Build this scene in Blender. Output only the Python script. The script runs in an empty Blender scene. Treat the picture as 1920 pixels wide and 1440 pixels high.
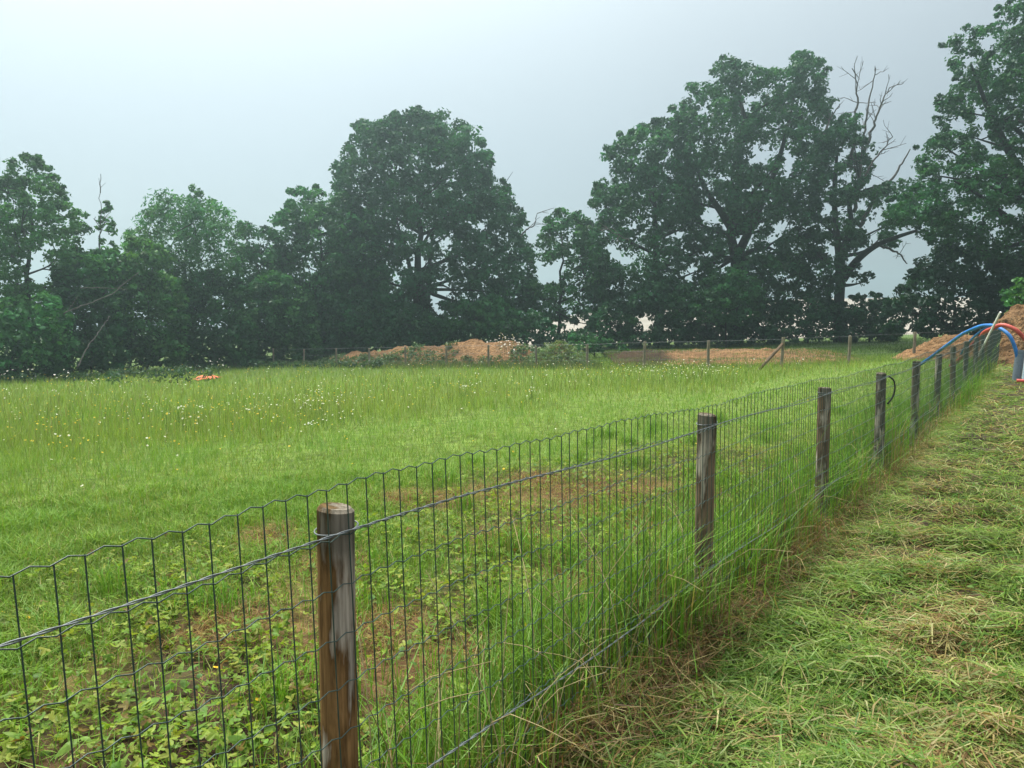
import bpy, math
import numpy as np
from mathutils import Vector
R = np.random.default_rng
D2R = math.radians
sc = bpy.context.scene
COL = sc.collection

# ------------------------------------------------------------------ camera
F, CX, CY = 1400.0, 960.0, 720.0          # focal length and centre in photo pixels
EYE = 1.353
PITCH = math.atan(110 / F)
cam_d = bpy.data.cameras.new("camera"); cam = bpy.data.objects.new("camera", cam_d); COL.objects.link(cam)
cam.location = (0, 0, EYE); cam.rotation_euler = (math.pi / 2 - PITCH, 0, 0)
cam_d.sensor_width = 36; cam_d.lens = 36 * F / 1920; cam_d.clip_start = 0.05; cam_d.clip_end = 5000
sc.camera = cam

# ------------------------------------------------------------------ sky, sun, exposure
EXPO = 2.1
SUN_AZ, SUN_EL = D2R(-34), D2R(62)        # azimuth from +Y towards +X
sund = Vector((math.sin(SUN_AZ) * math.cos(SUN_EL), math.cos(SUN_AZ) * math.cos(SUN_EL), math.sin(SUN_EL)))
w = bpy.data.worlds.new("World"); sc.world = w; w.use_nodes = True
nt = w.node_tree; nt.nodes.clear(); N = nt.nodes.new; L = nt.links.new
def mth(op, a, b=None, clamp=False):
    n = N("ShaderNodeMath"); n.operation = op; n.use_clamp = clamp
    for i, v in enumerate((a, b)):
        if v is None: continue
        if isinstance(v, (int, float)): n.inputs[i].default_value = v
        else: L(v, n.inputs[i])
    return n.outputs[0]
tc = N("ShaderNodeTexCoord"); nrm = N("ShaderNodeVectorMath"); nrm.operation = "NORMALIZE"; L(tc.outputs["Generated"], nrm.inputs[0])
sep = N("ShaderNodeSeparateXYZ"); L(nrm.outputs[0], sep.inputs[0])
dot = N("ShaderNodeVectorMath"); dot.operation = "DOT_PRODUCT"; L(nrm.outputs[0], dot.inputs[0]); dot.inputs[1].default_value = sund
up = mth("MAXIMUM", sep.outputs[2], 0.0)
g0 = N("ShaderNodeMath"); g0.operation = "MULTIPLY_ADD"; L(dot.outputs["Value"], g0.inputs[0]); g0.inputs[1].default_value = 0.5; g0.inputs[2].default_value = 0.5
glow = mth("POWER", g0.outputs[0], 6.0)
up2 = mth("POWER", up, 2.0)
lum = mth("ADD", mth("ADD", mth("MULTIPLY", up2, 0.6), mth("MULTIPLY", mth("POWER", up, 4.0), 1.7)), mth("ADD", mth("MULTIPLY", glow, 1.15), 0.295))   # brighter overhead, as an overcast sky is
cn = N("ShaderNodeTexNoise"); cn.inputs["Scale"].default_value = 1.6; cn.inputs["Detail"].default_value = 3; L(nrm.outputs[0], cn.inputs["Vector"])
cmod = N("ShaderNodeMapRange"); cmod.inputs[3].default_value = 0.92; cmod.inputs[4].default_value = 1.08; L(cn.outputs["Fac"], cmod.inputs[0])
lum = mth("ADD", lum, mth("MULTIPLY", mth("POWER", mth("SUBTRACT", 1.0, up), 8.0), 0.16))   # pale mist low over the land
lum = mth("MULTIPLY", lum, cmod.outputs[0])
tint = N("ShaderNodeMix"); tint.data_type = "RGBA"; L(mth("MULTIPLY", mth("SUBTRACT", up, 0.2), 1.8, True), tint.inputs[0])
tint.inputs[6].default_value = (0.805, 0.935, 1.03, 1); tint.inputs[7].default_value = (0.98, 1.0, 0.98, 1)
vs = N("ShaderNodeVectorMath"); vs.operation = "SCALE"; L(tint.outputs[2], vs.inputs[0]); L(mth("MULTIPLY", lum, 10.0 / 2 ** EXPO), vs.inputs[3])
sky = N("ShaderNodeTexSky"); sky.sky_type = "NISHITA"; sky.sun_disc = False
sky.sun_elevation = SUN_EL; sky.sun_rotation = SUN_AZ; sky.dust_density = 4.0; sky.air_density = 1.0
mx = N("ShaderNodeMix"); mx.data_type = "RGBA"; mx.inputs[0].default_value = 0.06
L(vs.outputs[0], mx.inputs[6]); L(sky.outputs[0], mx.inputs[7])
bg = N("ShaderNodeBackground"); bg.inputs[1].default_value = 0.1; L(mx.outputs[2], bg.inputs[0])
wo = N("ShaderNodeOutputWorld"); L(bg.outputs[0], wo.inputs[0])
sl = bpy.data.lights.new("sun", "SUN"); sl.energy = 1.5; sl.angle = D2R(30); sl.color = (1.0, 0.95, 0.86)
so = bpy.data.objects.new("sun", sl); COL.objects.link(so); so.rotation_euler = sund.to_track_quat("Z", "Y").to_euler()
so.location = (0, 0, 40)
vw = sc.view_settings; vw.view_transform = "Standard"; vw.look = "None"; vw.gamma = 1.0; vw.exposure = EXPO; vw.use_curve_mapping = False
sc.render.engine = "CYCLES"; cy = sc.cycles
cy.max_bounces = 6; cy.diffuse_bounces = 3; cy.glossy_bounces = 2; cy.transmission_bounces = 4; cy.transparent_max_bounces = 4; cy.volume_bounces = 0
cy.use_denoising = True; cy.caustics_reflective = False; cy.caustics_refractive = False; cy.sample_clamp_indirect = 5

# ------------------------------------------------------------------ helpers
def link(o): COL.objects.link(o); return o
def tag(o, label=None, cat=None, group=None, kind=None):
    for k, v in (("label", label), ("category", cat), ("group", group), ("kind", kind)):
        if v: o[k] = v
    return o
def empty(name, loc, label, cat, group=None):
    o = link(bpy.data.objects.new(name, None)); o.location = loc; o.empty_display_size = 0.2
    return tag(o, label, cat, group)
def raw_mesh(name, V, faces, cols=None, mat=None, smooth=False):
    """V n x 3; faces: list of int arrays (k x 3 or k x 4); cols n x 3"""
    me = bpy.data.meshes.new(name)
    V = np.ascontiguousarray(V, dtype=np.float32)
    me.vertices.add(len(V)); me.vertices.foreach_set("co", V.ravel())
    idx, tot = [], []
    for f in faces:
        f = np.asarray(f, dtype=np.int32)
        if len(f) == 0: continue
        idx.append(f.ravel()); tot.append(np.full(len(f), f.shape[1], dtype=np.int32))
    idx = np.concatenate(idx); tot = np.concatenate(tot)
    st = np.concatenate(([0], np.cumsum(tot)[:-1])).astype(np.int32)
    me.loops.add(len(idx)); me.loops.foreach_set("vertex_index", idx)
    me.polygons.add(len(tot)); me.polygons.foreach_set("loop_start", st)
    try: me.polygons.foreach_set("loop_total", tot)
    except Exception: pass
    me.polygons.foreach_set("use_smooth", np.full(len(tot), bool(smooth)))
    if cols is not None:
        a = me.attributes.new("col", "FLOAT_COLOR", "POINT")
        c = np.ones((len(V), 4), dtype=np.float32); c[:, :3] = cols
        a.data.foreach_set("color", c.ravel())
    me.update(calc_edges=True); me.validate()
    if mat: me.materials.append(mat)
    return me
def obj(name, me, parent=None, loc=None):
    o = link(bpy.data.objects.new(name, me))
    if parent: o.parent = parent
    if loc is not None: o.location = loc
    return o
fw = np.array((0, math.cos(PITCH), -math.sin(PITCH))); upv = np.array((0, math.sin(PITCH), math.cos(PITCH)))
def ray(px, py):
    px = np.asarray(px, float); py = np.asarray(py, float)
    a = (px - CX) / F; b = (CY - py) / F
    return np.stack([a, fw[1] + b * upv[1], fw[2] + b * upv[2]], -1)
def at(px, py, Y):
    """the world point seen at photo pixel (px, py) at distance Y in front"""
    d = ray(px, py); k = np.asarray(Y) / d[..., 1]
    p = d * k[..., None]; p[..., 2] += EYE
    return p
def proj(P):
    P = np.asarray(P, float) - (0, 0, EYE)
    dz = P @ fw
    return CX + F * P[..., 0] / dz, CY - F * (P @ upv) / dz

# wavy pseudo noise for geometry (sum of sines)
def wav(x, y, z=0.0, f=1.0, seed=0, oct=4):
    r = R(seed); o = 0.0; a = 1.0; tot = 0
    for i in range(oct):
        for j in range(3):
            k = r.normal(size=3); k /= np.linalg.norm(k)
            o = o + a * np.sin(f * (k[0] * x + k[1] * y + k[2] * z) * 2 * np.pi + r.uniform(0, 6.28))
        tot += a * 1.7; f *= 1.9; a *= 0.6
    return o / tot
sst = lambda a, b, x: (lambda t: t * t * (3 - 2 * t))(np.clip((x - a) / (b - a), 0, 1))

# ------------------------------------------------------------------ terrain
SP, PIT = 2.1, 0.0508
UX, UY = 0.5832, 0.8124                    # direction of the near fence
P0 = np.array((-0.372, 1.534))             # its first post
def S(x, y): return -UY * (x - P0[0]) + UX * (y - P0[1])     # metres to the field side of the fence
def fpt(t, s=0.0): return np.array((P0[0] + UX * t - UY * s, P0[1] + UY * t + UX * s))
softp = lambda x: np.where(x > 20, x, np.log1p(np.exp(np.minimum(x, 20))))
def zg(x, y):
    x = np.asarray(x, float); y = np.asarray(y, float); s = S(x, y)
    z = -1.3 * np.tanh(0.036 * 2 * softp((s - 5) / 2) / 1.3)
    z = z + np.minimum(0.02 * 1.5 * softp((y - 9) / 1.5), 0.28) * np.exp(-(np.maximum(s, 0) / 4) ** 2)
    z = z + sst(29, 46, y) * sst(-3, 7, x) * 0.62
    z = z + 0.012 * wav(x, y, 0, 0.5, 5, 3) + 0.02 * wav(x, y, 0, 0.12, 6, 2)
    z = z + sst(-0.2, -0.6, s) * 0.05 * np.clip(wav(x, y, 0, 1.3, 51, 3), -0.5, 1)
    return z
def ground_hit(px, py, it=14):
    d = ray(px, py); h = np.full(d.shape[0], 0.0)
    for _ in range(it):
        k = np.minimum((h - EYE) / np.minimum(d[:, 2], -1e-3), 400)
        h = 0.5 * h + 0.5 * zg(d[:, 0] * k, d[:, 1] * k)
    return np.stack([d[:, 0] * k, d[:, 1] * k, h], 1)

BARE = []
for bpx, bpy_, br in ((860, 935, .30), (1090, 925, .32), (1110, 1105, .24), (900, 1240, .22), (500, 1010, .28), (1000, 1290, .22), (760, 935, .20), (700, 1190, .20), (1170, 960, .26), (960, 1010, .30), (420, 1180, .18), (1000, 905, .28), (1250, 1000, .24), (620, 1060, .22)):
    g_ = ground_hit(np.array([float(bpx)]), np.array([float(bpy_)]))[0]; BARE.append((g_[0], g_[1], br))
def bare(x, y):
    o = np.zeros(np.shape(x)); nz = 0.35 * wav(x, y, 0, 1.7, 88, 3)
    for bx_, by_, br in BARE: o = np.maximum(o, sst(1.25, 0.55, np.hypot((x - bx_), (y - by_) * 0.7) / br + nz))
    return o

# ------------------------------------------------------------------ materials
def new_mat(name):
    m = bpy.data.materials.new(name); m.use_nodes = True; n = m.node_tree; n.nodes.clear()
    o = n.nodes.new("ShaderNodeOutputMaterial"); return m, n, o
def leaf_mat(name, trans=0.35, gloss=0.05, rough=0.45, var=0.25):
    m, n, o = new_mat(name); A = n.nodes.new; K = n.links.new
    at_ = A("ShaderNodeAttribute"); at_.attribute_name = "col"
    nz = A("ShaderNodeTexNoise"); nz.inputs["Scale"].default_value = 40; nz.inputs["Detail"].default_value = 2
    g = A("ShaderNodeNewGeometry"); K(g.outputs["Position"], nz.inputs["Vector"])
    mr = A("ShaderNodeMapRange"); mr.inputs[3].default_value = 1 - var; mr.inputs[4].default_value = 1 + var; K(nz.outputs["Fac"], mr.inputs[0])
    vm = A("ShaderNodeVectorMath"); vm.operation = "SCALE"; K(at_.outputs["Color"], vm.inputs[0]); K(mr.outputs[0], vm.inputs[3])
    d = A("ShaderNodeBsdfDiffuse"); K(vm.outputs[0], d.inputs["Color"])
    t = A("ShaderNodeBsdfTranslucent")
    hs = A("ShaderNodeMix"); hs.data_type = "RGBA"; hs.blend_type = "MULTIPLY"; hs.inputs[0].default_value = 1; K(vm.outputs[0], hs.inputs[6]); hs.inputs[7].default_value = (1.15, 1.15, 0.6, 1)
    K(hs.outputs[2], t.inputs["Color"])
    ms = A("ShaderNodeMixShader"); ms.inputs[0].default_value = trans; K(d.outputs[0], ms.inputs[1]); K(t.outputs[0], ms.inputs[2])
    gl = A("ShaderNodeBsdfGlossy"); gl.inputs["Roughness"].default_value = rough; gl.inputs["Color"].default_value = (.9, .95, 1, 1)
    m2 = A("ShaderNodeMixShader"); m2.inputs[0].default_value = gloss; K(ms.outputs[0], m2.inputs[1]); K(gl.outputs[0], m2.inputs[2])
    K(m2.outputs[0], o.inputs[0]); return m
def noise_mat(name, c1, c2, scale=8, rough=0.9, stretch=(1, 1, 1), bump=0.3, c3=None, detail=6, attr=False, spec=0.2, lo=0.35, hi=0.65, bscale=None, coords="Object", bdist=0.02):
    m, n, o = new_mat(name); A = n.nodes.new; K = n.links.new
    b = A("ShaderNodeBsdfPrincipled"); K(b.outputs[0], o.inputs[0]); b.inputs["Roughness"].default_value = rough; b.inputs["Specular IOR Level"].default_value = spec
    tcn = A("ShaderNodeTexCoord"); mp = A("ShaderNodeMapping"); mp.inputs["Scale"].default_value = stretch; K(tcn.outputs[coords], mp.inputs[0])
    nz = A("ShaderNodeTexNoise"); nz.inputs["Scale"].default_value = scale; nz.inputs["Detail"].default_value = detail; nz.inputs["Roughness"].default_value = 0.65; K(mp.outputs[0], nz.inputs["Vector"])
    cr = A("ShaderNodeValToRGB"); e = cr.color_ramp.elements; e[0].position = lo; e[1].position = hi; e[0].color = (*c1, 1); e[1].color = (*c2, 1)
    if c3: x = e.new((lo + hi) / 2); x.color = (*c3, 1)
    K(nz.outputs["Fac"], cr.inputs[0]); outc = cr.outputs[0]
    if attr:
        a = A("ShaderNodeAttribute"); a.attribute_name = "col"
        mm = A("ShaderNodeMix"); mm.data_type = "RGBA"; mm.blend_type = "MULTIPLY"; mm.inputs[0].default_value = 1; K(outc, mm.inputs[6]); K(a.outputs["Color"], mm.inputs[7]); outc = mm.outputs[2]
    K(outc, b.inputs["Base Color"])
    if bump:
        nb = A("ShaderNodeTexNoise"); nb.inputs["Scale"].default_value = bscale or scale * 2; nb.inputs["Detail"].default_value = 5; K(mp.outputs[0], nb.inputs["Vector"])
        bp = A("ShaderNodeBump"); bp.inputs["Strength"].default_value = bump; bp.inputs["Distance"].default_value = bdist; K(nb.outputs["Fac"], bp.inputs["Height"]); K(bp.outputs[0], b.inputs["Normal"])
    return m
def plain_mat(name, c, rough=0.5, metal=0.0, spec=0.4, var=0.15, scale=30):
    m = noise_mat(name, tuple(v * (1 - var) for v in c), tuple(min(1, v * (1 + var)) for v in c), scale, rough, bump=0.08, spec=spec, lo=0.3, hi=0.7)
    m.node_tree.nodes["Principled BSDF"].inputs["Metallic"].default_value = metal; return m

M_TREE = leaf_mat("tree_leaf", 0.38, 0.016, 0.38)
M_GRASS = leaf_mat("grass_blade", 0.38, 0.010, 0.45)
M_FLOWER = leaf_mat("petal", 0.25, 0.02, 0.6, 0.08)
M_BARK = noise_mat("bark", (0.010, 0.010, 0.008), (0.034, 0.032, 0.026), 9, 0.95, (1, 1, 0.25), 0.6)
M_DEAD = noise_mat("dead_wood", (0.07, 0.066, 0.06), (0.15, 0.14, 0.125), 12, 0.95, (1, 1, 0.3), 0.4)
M_CLAY = noise_mat("clay", (0.13, 0.068, 0.030), (0.37, 0.225, 0.11), 5.5, 0.95, bump=1.0, c3=(0.25, 0.14, 0.06), attr=True, bscale=9, detail=9, lo=0.3, hi=0.7, bdist=0.25)
M_GROUND = noise_mat("ground_soil", (0.45, 0.42, 0.40), (1.5, 1.5, 1.4), 9, 0.95, bump=0.8, attr=True, detail=8, c3=(0.95, 0.95, 0.9), coords="Object", bscale=30)
M_GRAIN = noise_mat("ripe_grain", (0.25, 0.225, 0.185), (0.33, 0.30, 0.255), 0.5, 0.95, (1, 0.2, 1), 0.1)
M_WIRE = plain_mat("green_wire", (0.030, 0.062, 0.052), 0.42, 0.0, 0.5)
M_GALV = plain_mat("galvanised_wire", (0.17, 0.19, 0.20), 0.5, 0.4, 0.4)
M_BLUE = plain_mat("blue_plastic", (0.02, 0.17, 0.50), 0.5, var=0.3, scale=9)
M_RED = plain_mat("red_plastic", (0.46, 0.07, 0.05), 0.5, var=0.3, scale=9)
M_GREY = plain_mat("grey_pvc", (0.17, 0.21, 0.25), 0.4)
M_PALE = plain_mat("pale_pvc", (0.42, 0.53, 0.62), 0.4)
M_WHITE = plain_mat("white_plastic", (0.86, 0.84, 0.84), 0.5)
M_ORANGE = plain_mat("orange_mesh", (0.62, 0.13, 0.04), 0.7)
M_BLACK = plain_mat("black_cable_and_bore_shade", (0.012, 0.012, 0.014), 0.5)

def post_mat(name, warm, top_dark=True, zt=0.96):
    """round softwood post: brown flakes of bark-side stain over weathered grey, streaked along the grain"""
    m, n, o = new_mat(name); A = n.nodes.new; K = n.links.new
    b = A("ShaderNodeBsdfPrincipled"); K(b.outputs[0], o.inputs[0]); b.inputs["Roughness"].default_value = 0.95; b.inputs["Specular IOR Level"].default_value = 0.08
    tcn = A("ShaderNodeTexCoord")
    def noise(sc_, st, det=5):
        mp = A("ShaderNodeMapping"); mp.inputs["Scale"].default_value = st; K(tcn.outputs["Object"], mp.inputs[0])
        z = A("ShaderNodeTexNoise"); z.inputs["Scale"].default_value = sc_; z.inputs["Detail"].default_value = det; z.inputs["Roughness"].default_value = 0.6; K(mp.outputs[0], z.inputs["Vector"]); return z.outputs["Fac"]
    big = noise(13, (1, 1, 0.17)); fine = noise(90, (1, 1, 0.05), 4); spots = noise(60, (1, 1, 1), 3)
    c1 = A("ShaderNodeValToRGB"); e = c1.color_ramp.elements
    e[0].position = 0.44; e[1].position = 0.56; e[0].color = (*warm, 1); e[1].color = (0.40, 0.35, 0.285, 1)
    x = e.new(0.50); x.color = (warm[0] * 0.55, warm[1] * 0.53, warm[2] * 0.5, 1)
    K(big, c1.inputs[0])
    c2 = A("ShaderNodeMapRange"); c2.inputs[1].default_value = 0.35; c2.inputs[2].default_value = 0.65; c2.inputs[3].default_value = 0.6; c2.inputs[4].default_value = 1.4; K(fine, c2.inputs[0])
    v = A("ShaderNodeVectorMath"); v.operation = "SCALE"; K(c1.outputs[0], v.inputs[0]); K(c2.outputs[0], v.inputs[3])
    sx = A("ShaderNodeSeparateXYZ"); K(tcn.outputs["Object"], sx.inputs[0])
    za = A("ShaderNodeMath"); za.operation = "MULTIPLY_ADD"; K(big, za.inputs[0]); za.inputs[1].default_value = 0.25; K(sx.outputs[2], za.inputs[2])
    zr = A("ShaderNodeMapRange"); zr.inputs[1].default_value = 0.97; zr.inputs[2].default_value = 1.05; zr.inputs[3].default_value = 0.0; zr.inputs[4].default_value = 0.6; K(za.outputs[0], zr.inputs[0])
    al = A("ShaderNodeMix"); al.data_type = "RGBA"; K(zr.outputs[0], al.inputs[0]); K(v.outputs[0], al.inputs[6]); al.inputs[7].default_value = (0.028, 0.027, 0.014, 1)
    K(al.outputs[2], b.inputs["Base Color"])
    bp = A("ShaderNodeBump"); bp.inputs["Strength"].default_value = 0.5; bp.inputs["Distance"].default_value = 0.004
    ad = A("ShaderNodeMath"); ad.operation = "ADD"; K(fine, ad.inputs[0]); K(big, ad.inputs[1]); K(ad.outputs[0], bp.inputs["Height"]); K(bp.outputs[0], b.inputs["Normal"])
    return m
M_POST = [post_mat("post_wood_brown", (0.235, 0.135, 0.055)), post_mat("post_wood_grey", (0.19, 0.135, 0.09)), post_mat("post_wood_dull", (0.15, 0.125, 0.098))]
M_FARPOST = noise_mat("far_post_wood", (0.16, 0.135, 0.10), (0.34, 0.29, 0.22), 10, 0.9, (1, 1, 0.2), 0.3)

M_BRACE = noise_mat("brace_wood", (0.07, 0.05, 0.03), (0.16, 0.115, 0.07), 10, 0.9, (1, 1, 0.2), 0.3)

# ------------------------------------------------------------------ tubes
def tube(path, rad, sides=6, cap=True, twist=0.0):
    P = np.asarray(path, float); n = len(P); rad = np.broadcast_to(np.asarray(rad, float), (n,))
    T = np.gradient(P, axis=0); T /= np.linalg.norm(T, axis=1, keepdims=True) + 1e-9
    ref = np.array((0, 0, 1.0)) if abs(T[:, 2]).mean() < 0.8 else np.array((1.0, 0.2, 0))
    A_ = np.cross(T, ref); A_ /= np.linalg.norm(A_, axis=1, keepdims=True) + 1e-9; B_ = np.cross(T, A_)
    a = np.linspace(0, 2 * np.pi, sides, endpoint=False) + twist
    V = P[:, None] + rad[:, None, None] * (np.cos(a)[None, :, None] * A_[:, None] + np.sin(a)[None, :, None] * B_[:, None])
    i = np.arange(n - 1)[:, None] * sides; j = np.arange(sides)[None]; k = (j + 1) % sides
    q = np.stack([i + j, i + k, i + sides + k, i + sides + j], -1).reshape(-1, 4)
    V = V.reshape(-1, 3); tri = np.zeros((0, 3), int)
    if cap:
        V = np.concatenate([V, P[:1], P[-1:]]); c0, c1 = n * sides, n * sides + 1
        jj = np.arange(sides); kk = (jj + 1) % sides; o = (n - 1) * sides
        tri = np.concatenate([np.stack([np.full(sides, c0), kk, jj], 1), np.stack([np.full(sides, c1), o + jj, o + kk], 1)])
    return V, q, tri
class MB:
    def __init__(s): s.V = []; s.Q = []; s.T = []; s.n = 0
    def add(s, V, q, t):
        s.V.append(V); s.Q.append(q + s.n); s.T.append(t + s.n); s.n += len(V)
    def tube(s, *a, **k): s.add(*tube(*a, **k)); return s
    def mesh(s, name, mat, smooth=True):
        return raw_mesh(name, np.concatenate(s.V), [np.concatenate(s.Q), np.concatenate(s.T)], None, mat, smooth)
def smooth_path(pts, n):
    P = np.asarray(pts, float); m = len(P)
    t = np.concatenate(([0], np.cumsum(np.linalg.norm(np.diff(P, axis=0), axis=1)))); t /= t[-1]
    T = np.gradient(P, t, axis=0); u = np.linspace(0, 1, n); k = np.clip(np.searchsorted(t, u, side="right") - 1, 0, m - 2)
    h = (t[k + 1] - t[k]); s = ((u - t[k]) / h)[:, None]; h = h[:, None]
    return (2 * s**3 - 3 * s**2 + 1) * P[k] + (s**3 - 2 * s**2 + s) * h * T[k] + (-2 * s**3 + 3 * s**2) * P[k + 1] + (s**3 - s**2) * h * T[k + 1]

# ------------------------------------------------------------------ ground
gx = np.concatenate([[-425, -220, -120, -75, -55, -45], np.arange(-38, -8, 0.5), np.arange(-8, 14, 0.2), np.arange(14, 30.1, 0.5), [38, 48, 65, 100, 180, 300, 425]])
gy = np.concatenate([[-28, -18, -12, -6], np.arange(-3, 14, 0.2), np.arange(14, 52, 0.5), [54, 58, 65, 80, 110, 170, 300, 432]])
GX, GY = np.meshgrid(gx, gy); GZ = zg(GX, GY)
gs = S(GX, GY)
nzp = wav(GX, GY, 0, 0.55, 21, 4); nzq = wav(GX, GY, 0, 0.25, 22, 3)
green = np.array((0.12, 0.18, 0.036)); soil = np.array((0.045, 0.027, 0.015)); straw = np.array((0.12, 0.068, 0.03)); mown = np.array((0.045, 0.034, 0.017))
lawn = np.array((0.075, 0.125, 0.028))
gc = np.zeros(GX.shape + (3,)) + green
gt = UX * (GX - P0[0]) + UY * (GY - P0[1])
near = (sst(3.2, 1.2, gs + 0.7 * nzq) * sst(-0.8, 0.2, gs) * sst(10, 5, gt))[..., None]
gc = gc * (1 - near) + near * (soil * (1 - sst(-0.1, 0.5, nzp)[..., None]) + straw * sst(-0.1, 0.5, nzp)[..., None])
br_ = bare(GX, GY)[..., None]; gc = gc * (1 - br_) + br_ * np.array((0.080, 0.048, 0.023))
mw = sst(-0.05, -0.5, gs)[..., None]
gc = gc * (1 - mw) + mw * (mown * (1 - 0.6 * sst(0.1, 0.6, nzp)[..., None]) + soil * 0.6 * sst(0.1, 0.6, nzp)[..., None])
fr = (sst(24, 32, GY) * sst(-1, 5, gs))[..., None]; gc = gc * (1 - fr) + fr * lawn
idx = np.arange(GX.size).reshape(GX.shape)
q = np.stack([idx[:-1, :-1], idx[:-1, 1:], idx[1:, 1:], idx[1:, :-1]], -1).reshape(-1, 4)
ground = obj("ground", raw_mesh("ground", np.stack([GX, GY, GZ], -1).reshape(-1, 3), [q], gc.reshape(-1, 3), M_GROUND, True))
tag(ground, "grassy meadow ground and mown strip sloping gently down to the far hedge", "ground", kind="structure")

# pale ripe grain field on the rise behind the trees
hx = np.linspace(-260, 420, 90); hy = np.concatenate([np.linspace(62, 200, 40), np.linspace(210, 420, 12)])
HX, HY = np.meshgrid(hx, hy)
rise = np.interp(HX, [-260, -40, -8, 6, 25, 60, 130, 420], [-6, -6, -3.0, 2.4, 5.0, 7.4, 8.6, 8.6])
HZ = np.where(HY < 200, rise * sst(58, 200, HY), rise - (HY - 200) * 0.03) + 0.25 * wav(HX, HY, 0, 0.02, 31, 3) + 0.3 - 1.2 * sst(70, 60, HY)
HZ = np.maximum(HZ - 4.0 * sst(-2, -12, HX), -2.8)
idx = np.arange(HX.size).reshape(HX.shape); q = np.stack([idx[:-1, :-1], idx[:-1, 1:], idx[1:, 1:], idx[1:, :-1]], -1).reshape(-1, 4)
tag(obj("hill", raw_mesh("hill", np.stack([HX, HY, HZ], -1).reshape(-1, 3), [q], None, M_GRAIN, True)), "pale ripe grain field rising behind the trees", "field", kind="structure")

# ------------------------------------------------------------------ foliage builder
def seg_dist(P, poly):
    d = np.full(len(P), 1e9); m = len(poly)
    for i in range(m):
        a, b = poly[i], poly[(i + 1) % m]; ab = b - a; L2 = ab @ ab + 1e-9
        t = np.clip((P - a) @ ab / L2, 0, 1)[:, None]; d = np.minimum(d, np.linalg.norm(P - a - t * ab, axis=1))
    return d
def inside(P, poly):
    r = np.zeros(len(P), bool); m = len(poly); x, y = P[:, 0], P[:, 1]
    for i in range(m):
        x0, y0 = poly[i]; x1, y1 = poly[(i + 1) % m]
        c = ((y0 > y) != (y1 > y)) & (x < (x1 - x0) * (y - y0) / (y1 - y0 + 1e-12) + x0); r ^= c
    return r
def unit(v): return v / (np.linalg.norm(v, axis=-1, keepdims=True) + 1e-9)
def leaves_mesh(name, C, Nn, size, cols, rng, aspect=0.62, mat=M_TREE):
    n = len(C); t = unit(np.cross(Nn, unit(rng.normal(size=(n, 3))))); b = np.cross(Nn, t)
    Lh = (size * 0.5)[:, None]; Wh = Lh * aspect
    V = np.stack([C - t * Lh, C + b * Wh - Nn * Lh * 0.18, C + t * Lh - Nn * Lh * 0.35, C - b * Wh - Nn * Lh * 0.18], 1).reshape(-1, 3)
    i = np.arange(n)[:, None] * 4
    T = np.concatenate([i + [0, 1, 2], i + [0, 2, 3]])
    return raw_mesh(name, V, [T], np.repeat(cols, 4, 0), mat)
def clump_leaves(Cc, rc, per, leaf, base, rng, flat=0.75, aspect=0.62, tintvar=0.3, name="crown", upb=0.35):
    n = len(Cc); k = np.repeat(np.arange(n), per)
    d = unit(rng.normal(size=(len(k), 3)) + (0, 0, 0.45)); rr = rc[k] * rng.uniform(0.35, 1.0, len(k)) ** 0.6
    off = d * rr[:, None]; off[:, 2] *= flat
    P = Cc[k] + off
    Nn = unit(d + np.array((0, 0, upb)) + rng.normal(size=d.shape) * 0.6)
    ct = 1 + tintvar * rng.uniform(-1, 1, n) + 0.5 * tintvar * wav(Cc[:, 0], Cc[:, 1], Cc[:, 2], 0.18, 400 + n % 97, 2); hue = rng.uniform(-1, 1, n) * 0.20
    c = base[None] * (ct[k] * rng.uniform(0.75, 1.25, len(k)))[:, None]
    c = c * np.stack([1 + hue[k], np.ones(len(k)), 1 - hue[k] * 0.6], 1)
    return leaves_mesh(name, P, Nn, 1.1 * leaf * rng.uniform(0.6, 1.35, len(k)), c, rng, aspect)
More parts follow.
